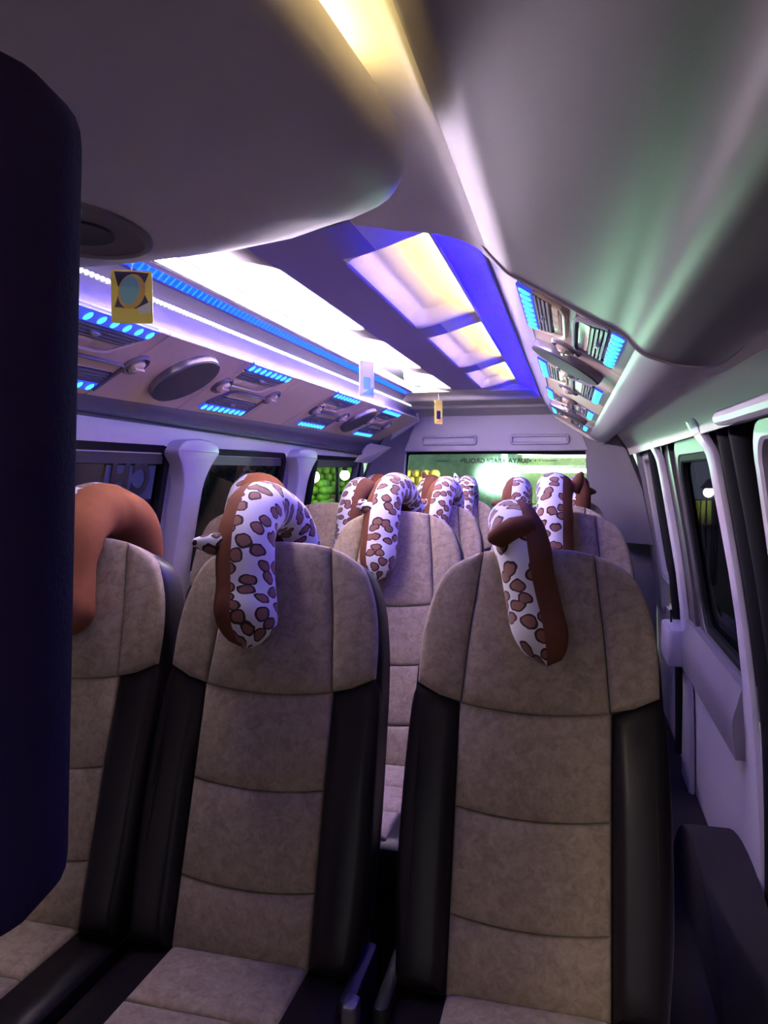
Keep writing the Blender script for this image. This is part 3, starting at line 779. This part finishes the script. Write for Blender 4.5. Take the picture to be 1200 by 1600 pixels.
# ------------------------------------------------------------------ seats
LEAN = math.radians(18.07)
def back_fn(x, s, d):      # seat-back plane: s runs up the back, d out towards the sitter
    return (x, s*math.sin(LEAN)-d*math.cos(LEAN), 0.45+s*math.cos(LEAN)+d*math.sin(LEAN))

def mirror(h):  # right half, bottom to top -> closed outline
    return h+[(-a, b) for a, b in h[::-1] if abs(a) > 1e-6]

PAD = [(0.0, -0.010), (0.0, 0.009), (0.0012, 0.012), (0.004, 0.0145), (0.012, 0.017), (0.03, 0.019)]
def make_seat():
    root = thing('bus_seat', 'seat', 'seat')
    sh = cat([(0.19, -0.03), (0.213, 0.05), (0.219, 0.2), (0.217, 0.40), (0.214, 0.50), (0.209, 0.56), (0.197, 0.63), (0.172, 0.688), (0.138, 0.715), (0.09, 0.730), (0.0, 0.738)], 4)
    puck('backrest_shell', mirror(sh), [(0.035, 0.006), (0.012, 0.003), (0.003, -0.006), (0.0, -0.02), (0.0, -0.075), (0.006, -0.095), (0.02, -0.108), (0.045, -0.114)], back_fn, LEATHER, root)
    # suede head panel: centre and two wings, sewn together
    bot = lambda x: 0.449+0.011*(x/0.128)**2
    cen = [(x, bot(x)) for x in np.linspace(-0.126, 0.126, 9)]
    cen += cat([(0.126, 0.461), (0.116, 0.58), (0.104, 0.68), (0.098, 0.733)], 4)[1:]
    cen += [(0.06, 0.740), (0.0, 0.743), (-0.06, 0.740)]
    cen += cat([(-0.098, 0.733), (-0.104, 0.68), (-0.116, 0.58), (-0.126, 0.461)], 4)[:-1]
    hp_ = [(0.0, -0.035), (0.0, 0.010), (0.0012, 0.014), (0.004, 0.0175), (0.010, 0.020), (0.02, 0.022), (0.04, 0.024)]
    puck('head_panel', cen, hp_, back_fn, SUEDE, root, inset=shrink)
    for s in (1, -1):
        w = [(0.1275, 0.4615), (0.165, 0.470), (0.206, 0.490)]+cat([(0.206, 0.490), (0.204, 0.56), (0.193, 0.63), (0.168, 0.690), (0.135, 0.717), (0.0995, 0.7325)], 4)[1:]
        w += cat([(0.0995, 0.7325), (0.1055, 0.68), (0.1175, 0.58), (0.1275, 0.4615)], 4)[1:-1]
        w = [(s*a, b) for a, b in w]
        puck('head_panel', w, [(0.0, -0.035), (0.0, 0.009), (0.0012, 0.013), (0.004, 0.0165), (0.010, 0.019), (0.02, 0.021)], back_fn, SUEDE, root, inset=shrink)
        # dark leather side bolster
        b_ = cat([(0.129, 0.0), (0.129, 0.15), (0.129, 0.30), (0.129, 0.459)], 4)
        b_ += cat([(0.206, 0.488), (0.216, 0.45), (0.222, 0.30), (0.222, 0.14), (0.212, 0.0)], 4)
        b_ = [(s*a, q) for a, q in b_]
        bfn = lambda x, q, d: back_fn(x, q, d*(1-0.55*sstep(0.30, 0.47, q)) if d > 0 else d)
        puck('side_bolster', b_, [(0.0, -0.03), (0.0, 0.008), (0.001, 0.013), (0.003, 0.018), (0.008, 0.025), (0.016, 0.031), (0.025, 0.034)], bfn, LEATHER, root, inset=shrink)
    cuts = [(0.0, 0.1075), (0.1085, 0.2755), (0.2765, 0.4485)]
    for k, (a, b) in enumerate(cuts):
        sag = lambda x: 0.012*(x/0.128)**2
        o_ = [(x, a+(sag(x) if k else 0)) for x in np.linspace(-0.128, 0.128, 9)]+[(x, b+sag(x)) for x in np.linspace(0.128, -0.128, 9)]
        puck('back_insert', o_, PAD, back_fn, SUEDE, root, inset=shrink)
    # cushion
    cu = lambda a, b, d: (a, -b, 0.435+d+0.05*b)
    co_ = rrect(-0.215, 0.215, -0.08, 0.47, 0.05, 5)
    puck('cushion_shell', co_, [(0.03, -0.13), (0.006, -0.12), (0.0, -0.10), (0.0, -0.02), (0.004, 0.0), (0.015, 0.010), (0.04, 0.014)], cu, LEATHER, root)
    for k, (a, b) in enumerate(((0.0, 0.155), (0.1565, 0.31), (0.3115, 0.45))):
        puck('cushion_insert', [(x, a) for x in np.linspace(-0.128, 0.128, 5)]+[(x, b) for x in np.linspace(0.128, -0.128, 5)],
             [(0.0, -0.005), (0.0005, 0.014), (0.003, 0.019), (0.008, 0.022), (0.025, 0.025)], cu, SUEDE, root, inset=shrink)
    # frame, base and small fittings
    rbox('seat_base', -0.17, 0.17, -0.36, 0.02, 0.10, 0.31, 0.03, BLACKPL, root)
    for sx in (-0.14, 0.14):
        for sy in (-0.33, 0.0):
            rbox('leg', sx-0.02, sx+0.02, sy-0.02, sy+0.02, 0.0, 0.12, 0.006, BLACKPL, root)
    return root

seat0 = make_seat()
BUCKLE = mat('buckle_grey', (0.07, 0.065, 0.085), 0.4)
def fittings(root, sd):
    x0, x1 = sorted((sd*0.206, sd*0.232))
    hinge = rbox('recline_hinge', x0, x1, -0.09, 0.07, 0.30, 0.47, 0.012, BLACKPL, root)
    tube('recline_lever', [(sd*0.226, -0.02, 0.40), (sd*0.226, -0.10, 0.41), (sd*0.226, -0.17, 0.425)], [0.008, 0.009, 0.010], BLACKPL, hinge)
    if sd < 0: return
    x0, x1 = sorted((sd*0.222, sd*0.246))
    bk = rbox('belt_buckle', x0, x1, -0.125, -0.09, 0.40, 0.49, 0.008, BUCKLE, root)
    tube('buckle_stalk', [(sd*0.234, -0.09, 0.27), (sd*0.234, -0.105, 0.41)], 0.007, BLACKPL, bk)

ROWS = []
SEATS = [
 # x, y, z, scale, label
 (-0.556, 1.150, 0.00, 'front-row suede and leather seat by the left windows, partly behind the dark headrest'),
 (-0.108, 1.150, 0.00, 'front-row suede and leather seat left of the aisle, middle of the three'),
 (0.385, 1.150, 0.00, 'front-row suede and leather seat right of the aisle, nearest and largest'),
 (-0.530, 1.985, 0.018, 'second-row suede seat by the left windows'),
 (-0.070, 1.985, 0.018, 'second-row suede seat seen through the aisle gap'),
 (0.412, 1.985, 0.022, 'second-row suede seat on the right, behind the nearest seat'),
 (-0.553, 2.800, 0.005, 'third-row suede seat by the left windows'),
 (-0.105, 2.800, 0.005, 'third-row suede seat left of the middle'),
 (0.400, 2.800, 0.005, 'third-row suede seat on the right side'),
 (-0.575, 3.610, 0.0, 'rear-row suede seat at the left corner'),
 (-0.125, 3.610, 0.0, 'rear-row suede seat left of the middle under the rear window'),
 (0.420, 3.610, 0.0, 'rear-row suede seat at the right corner'),
]
for i, (x, y, z, lab) in enumerate(SEATS):
    o = seat0 if i == 0 else dup(seat0)
    o.location = (x, y, z)
    tag(o, lab, 'seat', 'passenger seats in four rows')
    ROWS.append(o)
for o in ROWS:
    if -0.3 < o.location.x < 0.1: fittings(o, 1)
    if o.location.x > 0.1: fittings(o, -1)

# ------------------------------------------------------------------ plush neck pillows draped over the seats
def pillow(loc, label, spot_dir, xs=(0, 0, 0), twist=0.0, ears=(), r0=0.056, drop=0.0, seed=0, rz=0.0, spread=0.0, rise=0.0, brown=None):
    BRN = brown or BROWND
    """arch over the seat top. spot_dir=+1: spotted half faces +x. xs = x offset at front tip, crown, back tip"""
    root = thing('neck_pillow', label, 'pillow', loc, (0, 0, rz), 'plush neck pillows draped over the seats')
    pth = cat([(-0.150-spread, -0.205-drop), (-0.135-spread, -0.155-drop*0.7), (-0.113-spread, -0.09), (-0.088-spread*0.6, -0.02), (-0.045, 0.035+rise*0.7), (0.02, 0.062+rise), (0.09, 0.060+rise), (0.150, 0.028+rise*0.6), (0.182, -0.03), (0.190, -0.10), (0.188, -0.17), (0.185, -0.21)], 4)
    n = len(pth)
    # arc-length fraction
    cum = [0]
    for a, b in zip(pth, pth[1:]): cum.append(cum[-1]+math.hypot(b[0]-a[0], b[1]-a[1]))
    T = [c/cum[-1] for c in cum]
    def xoff(t):
        return xs[0]+(xs[1]-xs[0])*(t/0.48) if t < 0.48 else xs[1]+(xs[2]-xs[1])*(t-0.48)/0.52
    rnd = random.Random(seed)
    ph = [rnd.uniform(0, 6.28) for _ in range(3)]
    for half, m in ((spot_dir, SPOTUV), (-spot_dir, BRN)):
        v = []; f = []; K = 13; uvs = []
        for i in range(n):
            y, z = pth[i]; t = T[i]
            p0 = pth[max(i-1, 0)]; p1 = pth[min(i+1, n-1)]
            tx, tz = p1[0]-p0[0], p1[1]-p0[1]; L = math.hypot(tx, tz); tx /= L; tz /= L
            ny, nz = -tz, tx                      # outward normal in the arch plane
            e = min(t, 1-t)/0.10
            r = r0*(math.sqrt(max(0.0, 1-(1-min(e, 1))**2)) if e < 1 else 1.0)
            r = max(r, 0.002)*(1+0.04*math.sin(9*t*6.28/3+ph[0])+0.025*math.sin(31*t+ph[1]))
            for k in range(K):
                th = -math.pi/2+math.pi*k/(K-1)
                a = th+(twist if half > 0 else twist)
                seam = 1-0.05*(abs(k-(K-1)/2)/((K-1)/2))**6
                cx = math.cos(th)*half; cn = math.sin(th)
                # rotate about the tangent by twist
                dx = cx*math.cos(twist)-cn*math.sin(twist); dn = cx*math.sin(twist)+cn*math.cos(twist)
                wr_ = 1+0.012*math.sin(60*t+3*dn+ph[2])*(1 if m is BRN else 0.5)
                uvs.append((cum[i]+seed*0.37, th*r0+seed*0.21))
                v.append((xoff(t)+dx*r*1.04*seam*wr_, y+ny*dn*r*seam*wr_, z+nz*dn*r*seam*wr_))
        for i in range(n-1):
            for k in range(K-1):
                q = (i*K+k, i*K+k+1, (i+1)*K+k+1, (i+1)*K+k)
                f.append(q if half < 0 else q[::-1])
        o = obj('spotted_half' if m is SPOTUV else 'brown_half', v, f, m, root, angle=80, recalc=False)
        ul = o.data.uv_layers.new(name='UVMap')
        for lp_ in o.data.loops: ul.data[lp_.index].uv = uvs[lp_.vertex_index]
    for (p, d, ln, rb, kind) in ears:
        p = Vector(p); d = Vector(d).normalized()
        pts = [p-d*0.03, p, p+d*ln*0.45, p+d*ln*0.8, p+d*ln*0.95, p+d*ln]
        o = tube('ear', pts, [rb*1.0, rb*1.0, rb*0.76, rb*0.46, rb*0.28, rb*0.05], SPOT if kind == 's' else BRN, root, seg=14)
    return root
ST = lambda x, y, z: (x, y+0.745*math.sin(LEAN), z+0.45+0.745*math.cos(LEAN))
pillow(ST(-0.548, 1.15, 0.0), 'big orange-brown neck pillow on the front-left seat, spotted on its far side', -1, (0.02, -0.02, -0.02), -0.1, r0=0.062, seed=1, brown=BROWN, drop=-0.02, rise=-0.008,
       ears=(((-0.05, -0.12, -0.11), (-0.8, -0.4, 0.2), 0.05, 0.03, 's'),))
pillow(ST(-0.108, 1.15, 0.0), 'spotted neck pillow with one ear sticking left, on the middle front seat', 1, (-0.02, -0.075, -0.03), 0.15, r0=0.055, seed=2, drop=-0.022,
       ears=(((-0.085, -0.10, 0.0), (-0.95, -0.35, 0.12), 0.062, 0.026, 's'),))
pillow(ST(0.385, 1.15, 0.0), 'brown and spotted neck pillow with a brown ear on top, on the nearest right seat', -1, (0.022, -0.052, -0.04), -0.15, r0=0.046, seed=3, drop=-0.025, rise=-0.02,
       ears=(((-0.040, -0.085, 0.032), (-0.74, -0.62, -0.12), 0.050, 0.029, 'b'),))
pillow(ST(-0.53, 1.985, 0.018), 'orange-brown neck pillow with small ear on the second-row left seat', -1, (0.0, -0.03, -0.02), 0.1, r0=0.058, seed=4, brown=BROWN,
       ears=(((0.05, 0.06, 0.035), (0.9, 0.1, -0.35), 0.055, 0.022, 'b'),))
pillow(ST(-0.07, 1.985, 0.018), 'spotted neck pillow with brown left side on the second-row seat behind the aisle gap', 1, (-0.035, -0.03, 0.02), 0.5, r0=0.051, seed=5, drop=-0.008,
       ears=(((-0.06, -0.10, 0.01), (-0.75, -0.6, 0.25), 0.05, 0.022, 's'),))
pillow(ST(0.412, 1.985, 0.022), 'upright spotted neck pillow with brown right side on the second-row right seat', -1, (-0.01, -0.015, -0.03), -0.5, r0=0.05, seed=6,
       ears=(((0.05, 0.02, 0.085), (0.35, 0.0, 0.9), 0.035, 0.018, 'b'),))
pillow(ST(-0.545, 2.80, 0.005), 'spotted neck pillow with brown right side on the third-row left seat', -1, (0.09, 0.11, 0.11), -0.35, r0=0.048, seed=7, drop=0.01,
       ears=(((0.15, -0.09, 0.0), (0.8, -0.5, 0.1), 0.05, 0.022, 's'),))
pillow(ST(-0.105, 2.80, 0.005), 'spotted neck pillow with left-pointing ear on the third-row middle seat', 1, (0.01, 0.04, 0.05), 0.4, r0=0.052, seed=8,
       ears=(((-0.02, -0.10, 0.0), (-0.8, -0.5, 0.2), 0.055, 0.024, 's'),))
pillow(ST(0.40, 2.80, 0.005), 'dark brown neck pillow with ear and spotted edge on the third-row right seat', 1, (-0.17, -0.17, -0.16), 0.2, r0=0.052, seed=9,
       ears=(((-0.215, -0.06, 0.0), (-0.9, -0.2, 0.1), 0.05, 0.022, 'b'),))
pillow(ST(-0.56, 3.61, 0.0), 'plain tan-brown neck pillow on the rear-row left corner seat', -1, (-0.02, -0.02, 0.0), 0.1, r0=0.06, seed=10, brown=BROWN,
       ears=(((0.05, 0.05, 0.04), (0.95, 0.0, 0.1), 0.045, 0.02, 'b'),))
pillow(ST(-0.125, 3.61, 0.0), 'dark brown neck pillow with raised ear at the left of the rear window', -1, (-0.155, -0.155, -0.155), 0.3, r0=0.056, seed=11,
       ears=(((-0.17, 0.02, 0.09), (-0.4, 0.0, 0.9), 0.05, 0.022, 'b'),))
pillow(ST(-0.125, 3.61, 0.0), 'small spotted-topped neck pillow just left of the bright outside lamp', 1, (0.035, 0.035, 0.035), 0.5, r0=0.052, seed=12,
       ears=(((0.06, -0.06, 0.06), (0.8, -0.4, 0.2), 0.045, 0.02, 's'), ((0.0, -0.05, 0.09), (-0.3, 0, 1), 0.04, 0.018, 's')))
pillow(ST(0.42, 3.61, 0.0), 'dark brown neck pillow at the right end of the rear window', -1, (0.06, 0.06, 0.06), 0.2, r0=0.056, seed=13,
       ears=(((0.10, 0.0, 0.04), (0.9, 0.0, -0.1), 0.05, 0.025, 'b'),))

# ------------------------------------------------------------------ front seat headrest at the left edge
fs = thing('front_seat', 'dark navy fabric front seat headrest at the left edge of the picture', 'front seat', (-0.083, 0.36, 0.0))
ho = rrect(-0.235, 0.235, 1.02, 1.53, 0.04, 6)
ho = [(a+(b-1.28)*0.05, b) for a, b in ho]
puck('headrest', ho, [(0.035, 0.05), (0.015, 0.045), (0.004, 0.03), (0.0, 0.0), (0.004, -0.03), (0.015, -0.045), (0.035, -0.05)], lambda a, b, d: (a, d, b), NAVY, fs)
for s in (-1, 1):
    tube('headrest_post', [(-0.06+s*0.07, 0.0, 0.9), (-0.06+s*0.07, 0.0, 1.06)], 0.007, CHROME, fs)
puck('backrest', rrect(-0.33, 0.08, 0.42, 0.95, 0.08, 6), [(0.05, 0.07), (0.01, 0.055), (0.0, 0.02), (0.0, -0.02), (0.01, -0.05), (0.05, -0.06)], lambda a, b, d: (a, d-(b-0.95)*0.15, b), NAVY, fs)
rbox('seat_cushion', -0.34, 0.08, -0.42, 0.12, 0.30, 0.44, 0.05, NAVY, fs)
rbox('seat_base', -0.28, 0.02, -0.36, 0.08, 0.0, 0.32, 0.03, BLACKPL, fs)

# ------------------------------------------------------------------ hanging tags
TAGY = mat('yellow_card', (0.95, 0.78, 0.12), 0.35); TAGW = mat('white_card', (0.80, 0.80, 0.78), 0.3)
TAGD = mat('dark_print', (0.03, 0.02, 0.08), 0.4); TAGC = mat('cyan_print', (0.25, 0.60, 0.62), 0.25); TAGO = mat('orange_print', (0.75, 0.45, 0.12), 0.3)
def card(name, loc, rz, w, h, label, style):
    r = thing(name, label, 'hanging tag', loc, (0, 0, rz))
    fnc = lambda a, b, d: (a, d, b)
    base = TAGW if style == 1 else TAGY
    puck('card', rrect(-w/2, w/2, -h, 0, 0.004), [(0, 0.0008), (0, -0.0008)], fnc, base, r)
    tube('cord', [(0, 0, -0.003), (0, 0, 0.02), (0, 0.003, 0.045 if style else 0.03)], 0.0012, TAGW, r, seg=6)
    if style == 0:
        puck('dark_print', [(-w*0.42, -h*0.03), (w*0.1, -h*0.03), (w*0.42, -h*0.05), (w*0.25, -h*0.35), (w*0.40, -h*0.60), (w*0.1, -h*0.72), (-w*0.42, -h*0.70), (-w*0.30, -h*0.4)], [(0, -0.0009), (0, -0.0013)], fnc, TAGD, r)
        puck('white_print', [(w*0.10, -h*0.70), (w*0.46, -h*0.55), (w*0.46, -h*0.80), (w*0.2, -h*0.82)], [(0, -0.0009), (0, -0.0012)], fnc, TAGW, r)
        puck('oval_print', [(a+0.12*(b+h*0.38), b) for a, b in ellipse(0.0, -h*0.40, w*0.33, h*0.33, 24)], [(0, -0.0014), (0, -0.0018)], fnc, TAGO, r)
        puck('oval_print', [(a+0.12*(b+h*0.38), b) for a, b in ellipse(-w*0.05, -h*0.38, w*0.23, h*0.27, 24)], [(0, -0.0019), (0, -0.0023)], fnc, TAGC, r)
    else:
        puck('dark_print', rrect(-w*0.25, w*0.25, -h*0.8, -h*0.45, 0.006), [(0, -0.0009), (0, -0.0013)], fnc, TAGD if style == 2 else TAGC, r)
        puck('corner_print', [(-w*0.4, -h*0.95), (w*0.45, -h*0.95), (w*0.45, -h*0.7)], [(0, -0.0009), (0, -0.0012)], fnc, TAGC if style == 1 else TAGO, r)
    return r
card('air_freshener', (-0.198, 0.995, 1.598), 0.35, 0.060, 0.078, 'yellow card with a shiny oval hanging from the console edge', 0)
card('air_freshener', (-0.222, 2.40, 1.665), 1.15, 0.075, 0.118, 'narrow white card seen edge-on hanging below the blue tube', 1)
card('air_freshener', (-0.238, 3.88, 1.672), 1.0, 0.06, 0.125, 'small yellow card hanging near the rear beam', 2)

# ------------------------------------------------------------------ outside
gnd = rbox('ground', -30, 30, -20, 40, -0.46, -0.40, 0.02, mat('asphalt', (0.04, 0.04, 0.042), 0.85, var=0.3, vscale=3)); tag(gnd, 'dark asphalt street around the van', kind='structure')
o = rbox('wall_1', -8, 1.8, 10.5, 10.8, -0.4, 4.5, 0.02, mat('outside_wall', (0.15, 0.21, 0.155), 0.8, var=0.35, vscale=2.5)); tag(o, 'greenish wall behind the fruit stall', kind='structure')
st = thing('market_stall', 'market stall with bright tube lamps seen through the rear window', 'stall', (0.55, 7.2, -0.4))
CANV = mat('stall_canvas', (0.45, 0.48, 0.30), 0.7)
rbox('canopy', -0.75, 0.80, -0.1, 1.6, 1.98, 2.02, 0.01, CANV, st)
rbox('back_board', -0.7, 0.75, 1.45, 1.5, 0.5, 1.98, 0.01, mat('stall_board', (0.26, 0.27, 0.13), 0.7, var=0.4, vscale=5), st)
rbox('counter', -0.7, 0.75, 0.1, 0.9, 0.0, 1.35, 0.01, mat('stall_counter', (0.12, 0.10, 0.06), 0.7, var=0.4, vscale=4), st)
for sx in (-0.72, 0.75):
    for sy in (0.0, 1.45):
        tube('post', [(sx, sy, 0.0), (sx, sy, 2.0)], 0.03, GREYPL, st)
L_TUBE = emis('stall_tube_lamp', (0.95, 1.0, 0.66), 7.0)
for k, (zz, yy) in enumerate(((1.835, 0.0), (1.70, 0.05))):
    o = thing('tube_lamp', ['upper tube lamp of the market stall', 'lower tube lamp of the market stall'][k], 'lamp', (0.55+0.0, 7.2+yy, -0.4+zz))
    tube('tube', [(-0.55, 0, 0), (0.62, 0, 0)], 0.014 if k == 0 else 0.02, L_TUBE, o)
    rbox('fitting', -0.6, 0.66, -0.02, 0.02, 0.02, 0.05, 0.005, GREYPL, o)
bl_ = thing('bulb_lamp', 'dazzling white round lamp outside behind the rear window', 'lamp', (-0.205, 7.0, 1.245))
ball('bulb', 0.12, emis('bulb_glow', (0.62, 1.0, 0.78), 85.0), bl_)
tube('lamp_cord', [(0, 0, 0.11), (0, 0, 1.4)], 0.012, BLACKPL, bl_)
tube('lamp_bracket', [(0, 0, 1.4), (0, 3.4, 1.6)], 0.02, BLACKPL, bl_)
# fruit stand seen through the left rear window
def fruit_pile(cx, cy, z0, nx, ny, nz, r, col, lab, grp, labelcat, seed):
    rnd = random.Random(seed); src = None
    for k in range(nz):
        for j in range(ny-(k % 2)):
            for i in range(nx-(k % 2)):
                p = (cx+(i-(nx-1-(k % 2))/2)*r*1.95+rnd.uniform(-.1, .1)*r, cy+(j-(ny-1-(k % 2))/2)*r*1.95+rnd.uniform(-.1, .1)*r, z0+r+k*r*1.5)
                if src is None:
                    src = ball(labelcat, r, col, None, p, (1, 1, 0.93), 12, 8); o = src
                else:
                    o = bpy.data.objects.new(labelcat, src.data); COL.objects.link(o); o.location = p
                tag(o, lab, 'fruit', grp)
GREENF = mat('green_fruit', (0.20, 0.42, 0.04), 0.4, var=0.3, vscale=6)
YELF = mat('yellow_fruit', (0.65, 0.36, 0.05), 0.4, var=0.3, vscale=6)
WOODB = mat('crate_wood', (0.20, 0.13, 0.07), 0.8, var=0.3, vscale=8)
def crate(loc, w, d, h, lab):
    c = thing('fruit_stand', lab, 'stand', loc)
    rbox('shelf', -w/2, w/2, -d/2, d/2, h-0.05, h, 0.01, WOODB, c)
    for sx in (-1, 1):
        for sy in (-1, 1):
            rbox('leg', sx*(w/2-0.05)-0.03, sx*(w/2-0.05)+0.03, sy*(d/2-0.05)-0.03, sy*(d/2-0.05)+0.03, 0, h-0.04, 0.005, WOODB, c)
    rbox('apron', -w/2, w/2, -d/2-0.02, -d/2, h-0.3, h-0.04, 0.005, WOODB, c)
crate((-2.25, 7.25, -0.4), 0.75, 0.6, 1.32, 'wooden fruit stand carrying the left pile of green fruit')
fruit_pile(-2.25, 7.25, 0.92, 7, 4, 4, 0.045, GREENF, 'round green fruit in the left pile outside the left rear window', 'green fruit in the left pile', 'green_fruit', 3)
crate((-2.3, 8.55, -0.4), 0.95, 0.6, 1.42, 'wooden fruit stand carrying the right pile of green fruit')
fruit_pile(-2.3, 8.55, 1.02, 8, 4, 4, 0.05, GREENF, 'round green fruit in the right pile outside the left rear window', 'green fruit in the right pile', 'green_fruit', 5)
crate((-1.05, 7.3, -0.4), 0.6, 0.5, 1.42, 'wooden fruit stand outside the left end of the rear window')
fruit_pile(-1.05, 7.3, 1.02, 6, 3, 4, 0.045, YELF, 'round yellow fruit in the pile outside the rear window', 'yellow fruit outside', 'yellow_fruit', 7)
L_BULB2 = emis('stand_bulb', (0.85, 1.0, 0.75), 18.0)
for (p, lab) in (((-1.95, 6.75, 1.24), 'white bulb over the left pile of green fruit'), ((-1.98, 7.85, 1.25), 'white bulb over the right pile of green fruit')):
    o = thing('bulb_lamp', lab, 'lamp', p)
    ball('bulb', 0.055, L_BULB2, o, seg=12, rings=8); tube('lamp_cord', [(0, 0, 0.05), (0, 0, 1.3)], 0.008, BLACKPL, o)
    tube('pole', [(0.24, -0.02, -0.4-p[2]), (0.24, -0.02, 1.3), (0, 0, 1.3)], 0.02, BLACKPL, o, seg=8)
    tube('socket', [(0, 0, 0.045), (0, 0, 0.10)], 0.025, BLACKPL, o)
o = rbox('wall_2', -7.2, -7.0, -6, 10.5, -0.4, 4.5, 0.02, mat('dark_wall', (0.05, 0.055, 0.075), 0.8, var=0.4, vscale=1.5)); tag(o, 'dark bluish wall across the street on the left', kind='structure')
for (p, lab) in (((-6.6, 12.8-3.6, 1.28), 'tiny yellow light far outside the middle left window'), ((-6.7, 9.9, 1.36), 'tiny white light far outside the middle left window')):
    o = thing('street_lamp', lab, 'lamp', p)
    ball('bulb', 0.05, emis('far_bulb', (1.0, 0.95, 0.6), 8.0), o, seg=10, rings=6)
    tube('pole', [(0, 0.1, -1.7), (0, 0.1, 0.05), (0, 0, 0.05)], 0.02, BLACKPL, o, seg=6)
# right side street
o = rbox('wall_3', 6.0, 6.2, 0, 26, -0.4, 5, 0.02, mat('dark_wall_right', (0.05, 0.055, 0.04), 0.8, var=0.5, vscale=1.5)); tag(o, 'dark wall across the street on the right', kind='structure')
sl = thing('street_lamp', 'greenish street lamp seen through the large right window', 'lamp', (2.43, 11.76, -0.4))
tube('pole', [(0.1, 0, 0), (0.1, 0, 1.6), (0, 0, 1.6)], 0.03, BLACKPL, sl)
ball('bulb', 0.075, emis('street_bulb', (0.95, 1.0, 0.55), 30.0), sl, (0, 0, 1.38), seg=12, rings=8)
puck('lamp_shade', ellipse(0, 0, 0.12, 0.12, 20), [(0, 1.44), (0.06, 1.52), (0.10, 1.58)], lambda a, b, d: (a, b, d), GREYPL, sl)
gt = thing('iron_gate', 'yellow-lit barred gate below the right street lamp', 'gate', (2.43, 11.9, -0.4))
rbox('glow_board', -0.16, 0.16, 0.05, 0.08, 0.9, 1.25, 0.005, mat('yellow_board', (0.7, 0.65, 0.1), 0.6), gt)
for k in range(5): tube('bar', [(-0.16+0.08*k, 0, 0.0), (-0.16+0.08*k, 0, 1.28)], 0.012, BLACKPL, gt, seg=6)
for z in (0.88, 1.26): tube('rail', [(-0.18, 0, z), (0.18, 0, z)], 0.012, BLACKPL, gt, seg=6)
bk = thing('plastic_cone', 'green plastic cone outside the large right window', 'cone', (1.72, 5.85, -0.4))
puck('cone_body', ellipse(0, 0, 0.13, 0.13, 24), [(0, 0.0), (0.0, 0.03), (0.05, 0.05), (0.075, 0.4), (0.10, 0.62), (0.11, 0.63)], lambda a, b, d: (a, b, d), mat('green_plastic', (0.02, 0.30, 0.22), 0.5), bk)
rbox('cone_foot', -0.16, 0.16, -0.16, 0.16, 0.0, 0.03, 0.02, mat('green_plastic', (0.02, 0.30, 0.22), 0.5), bk)
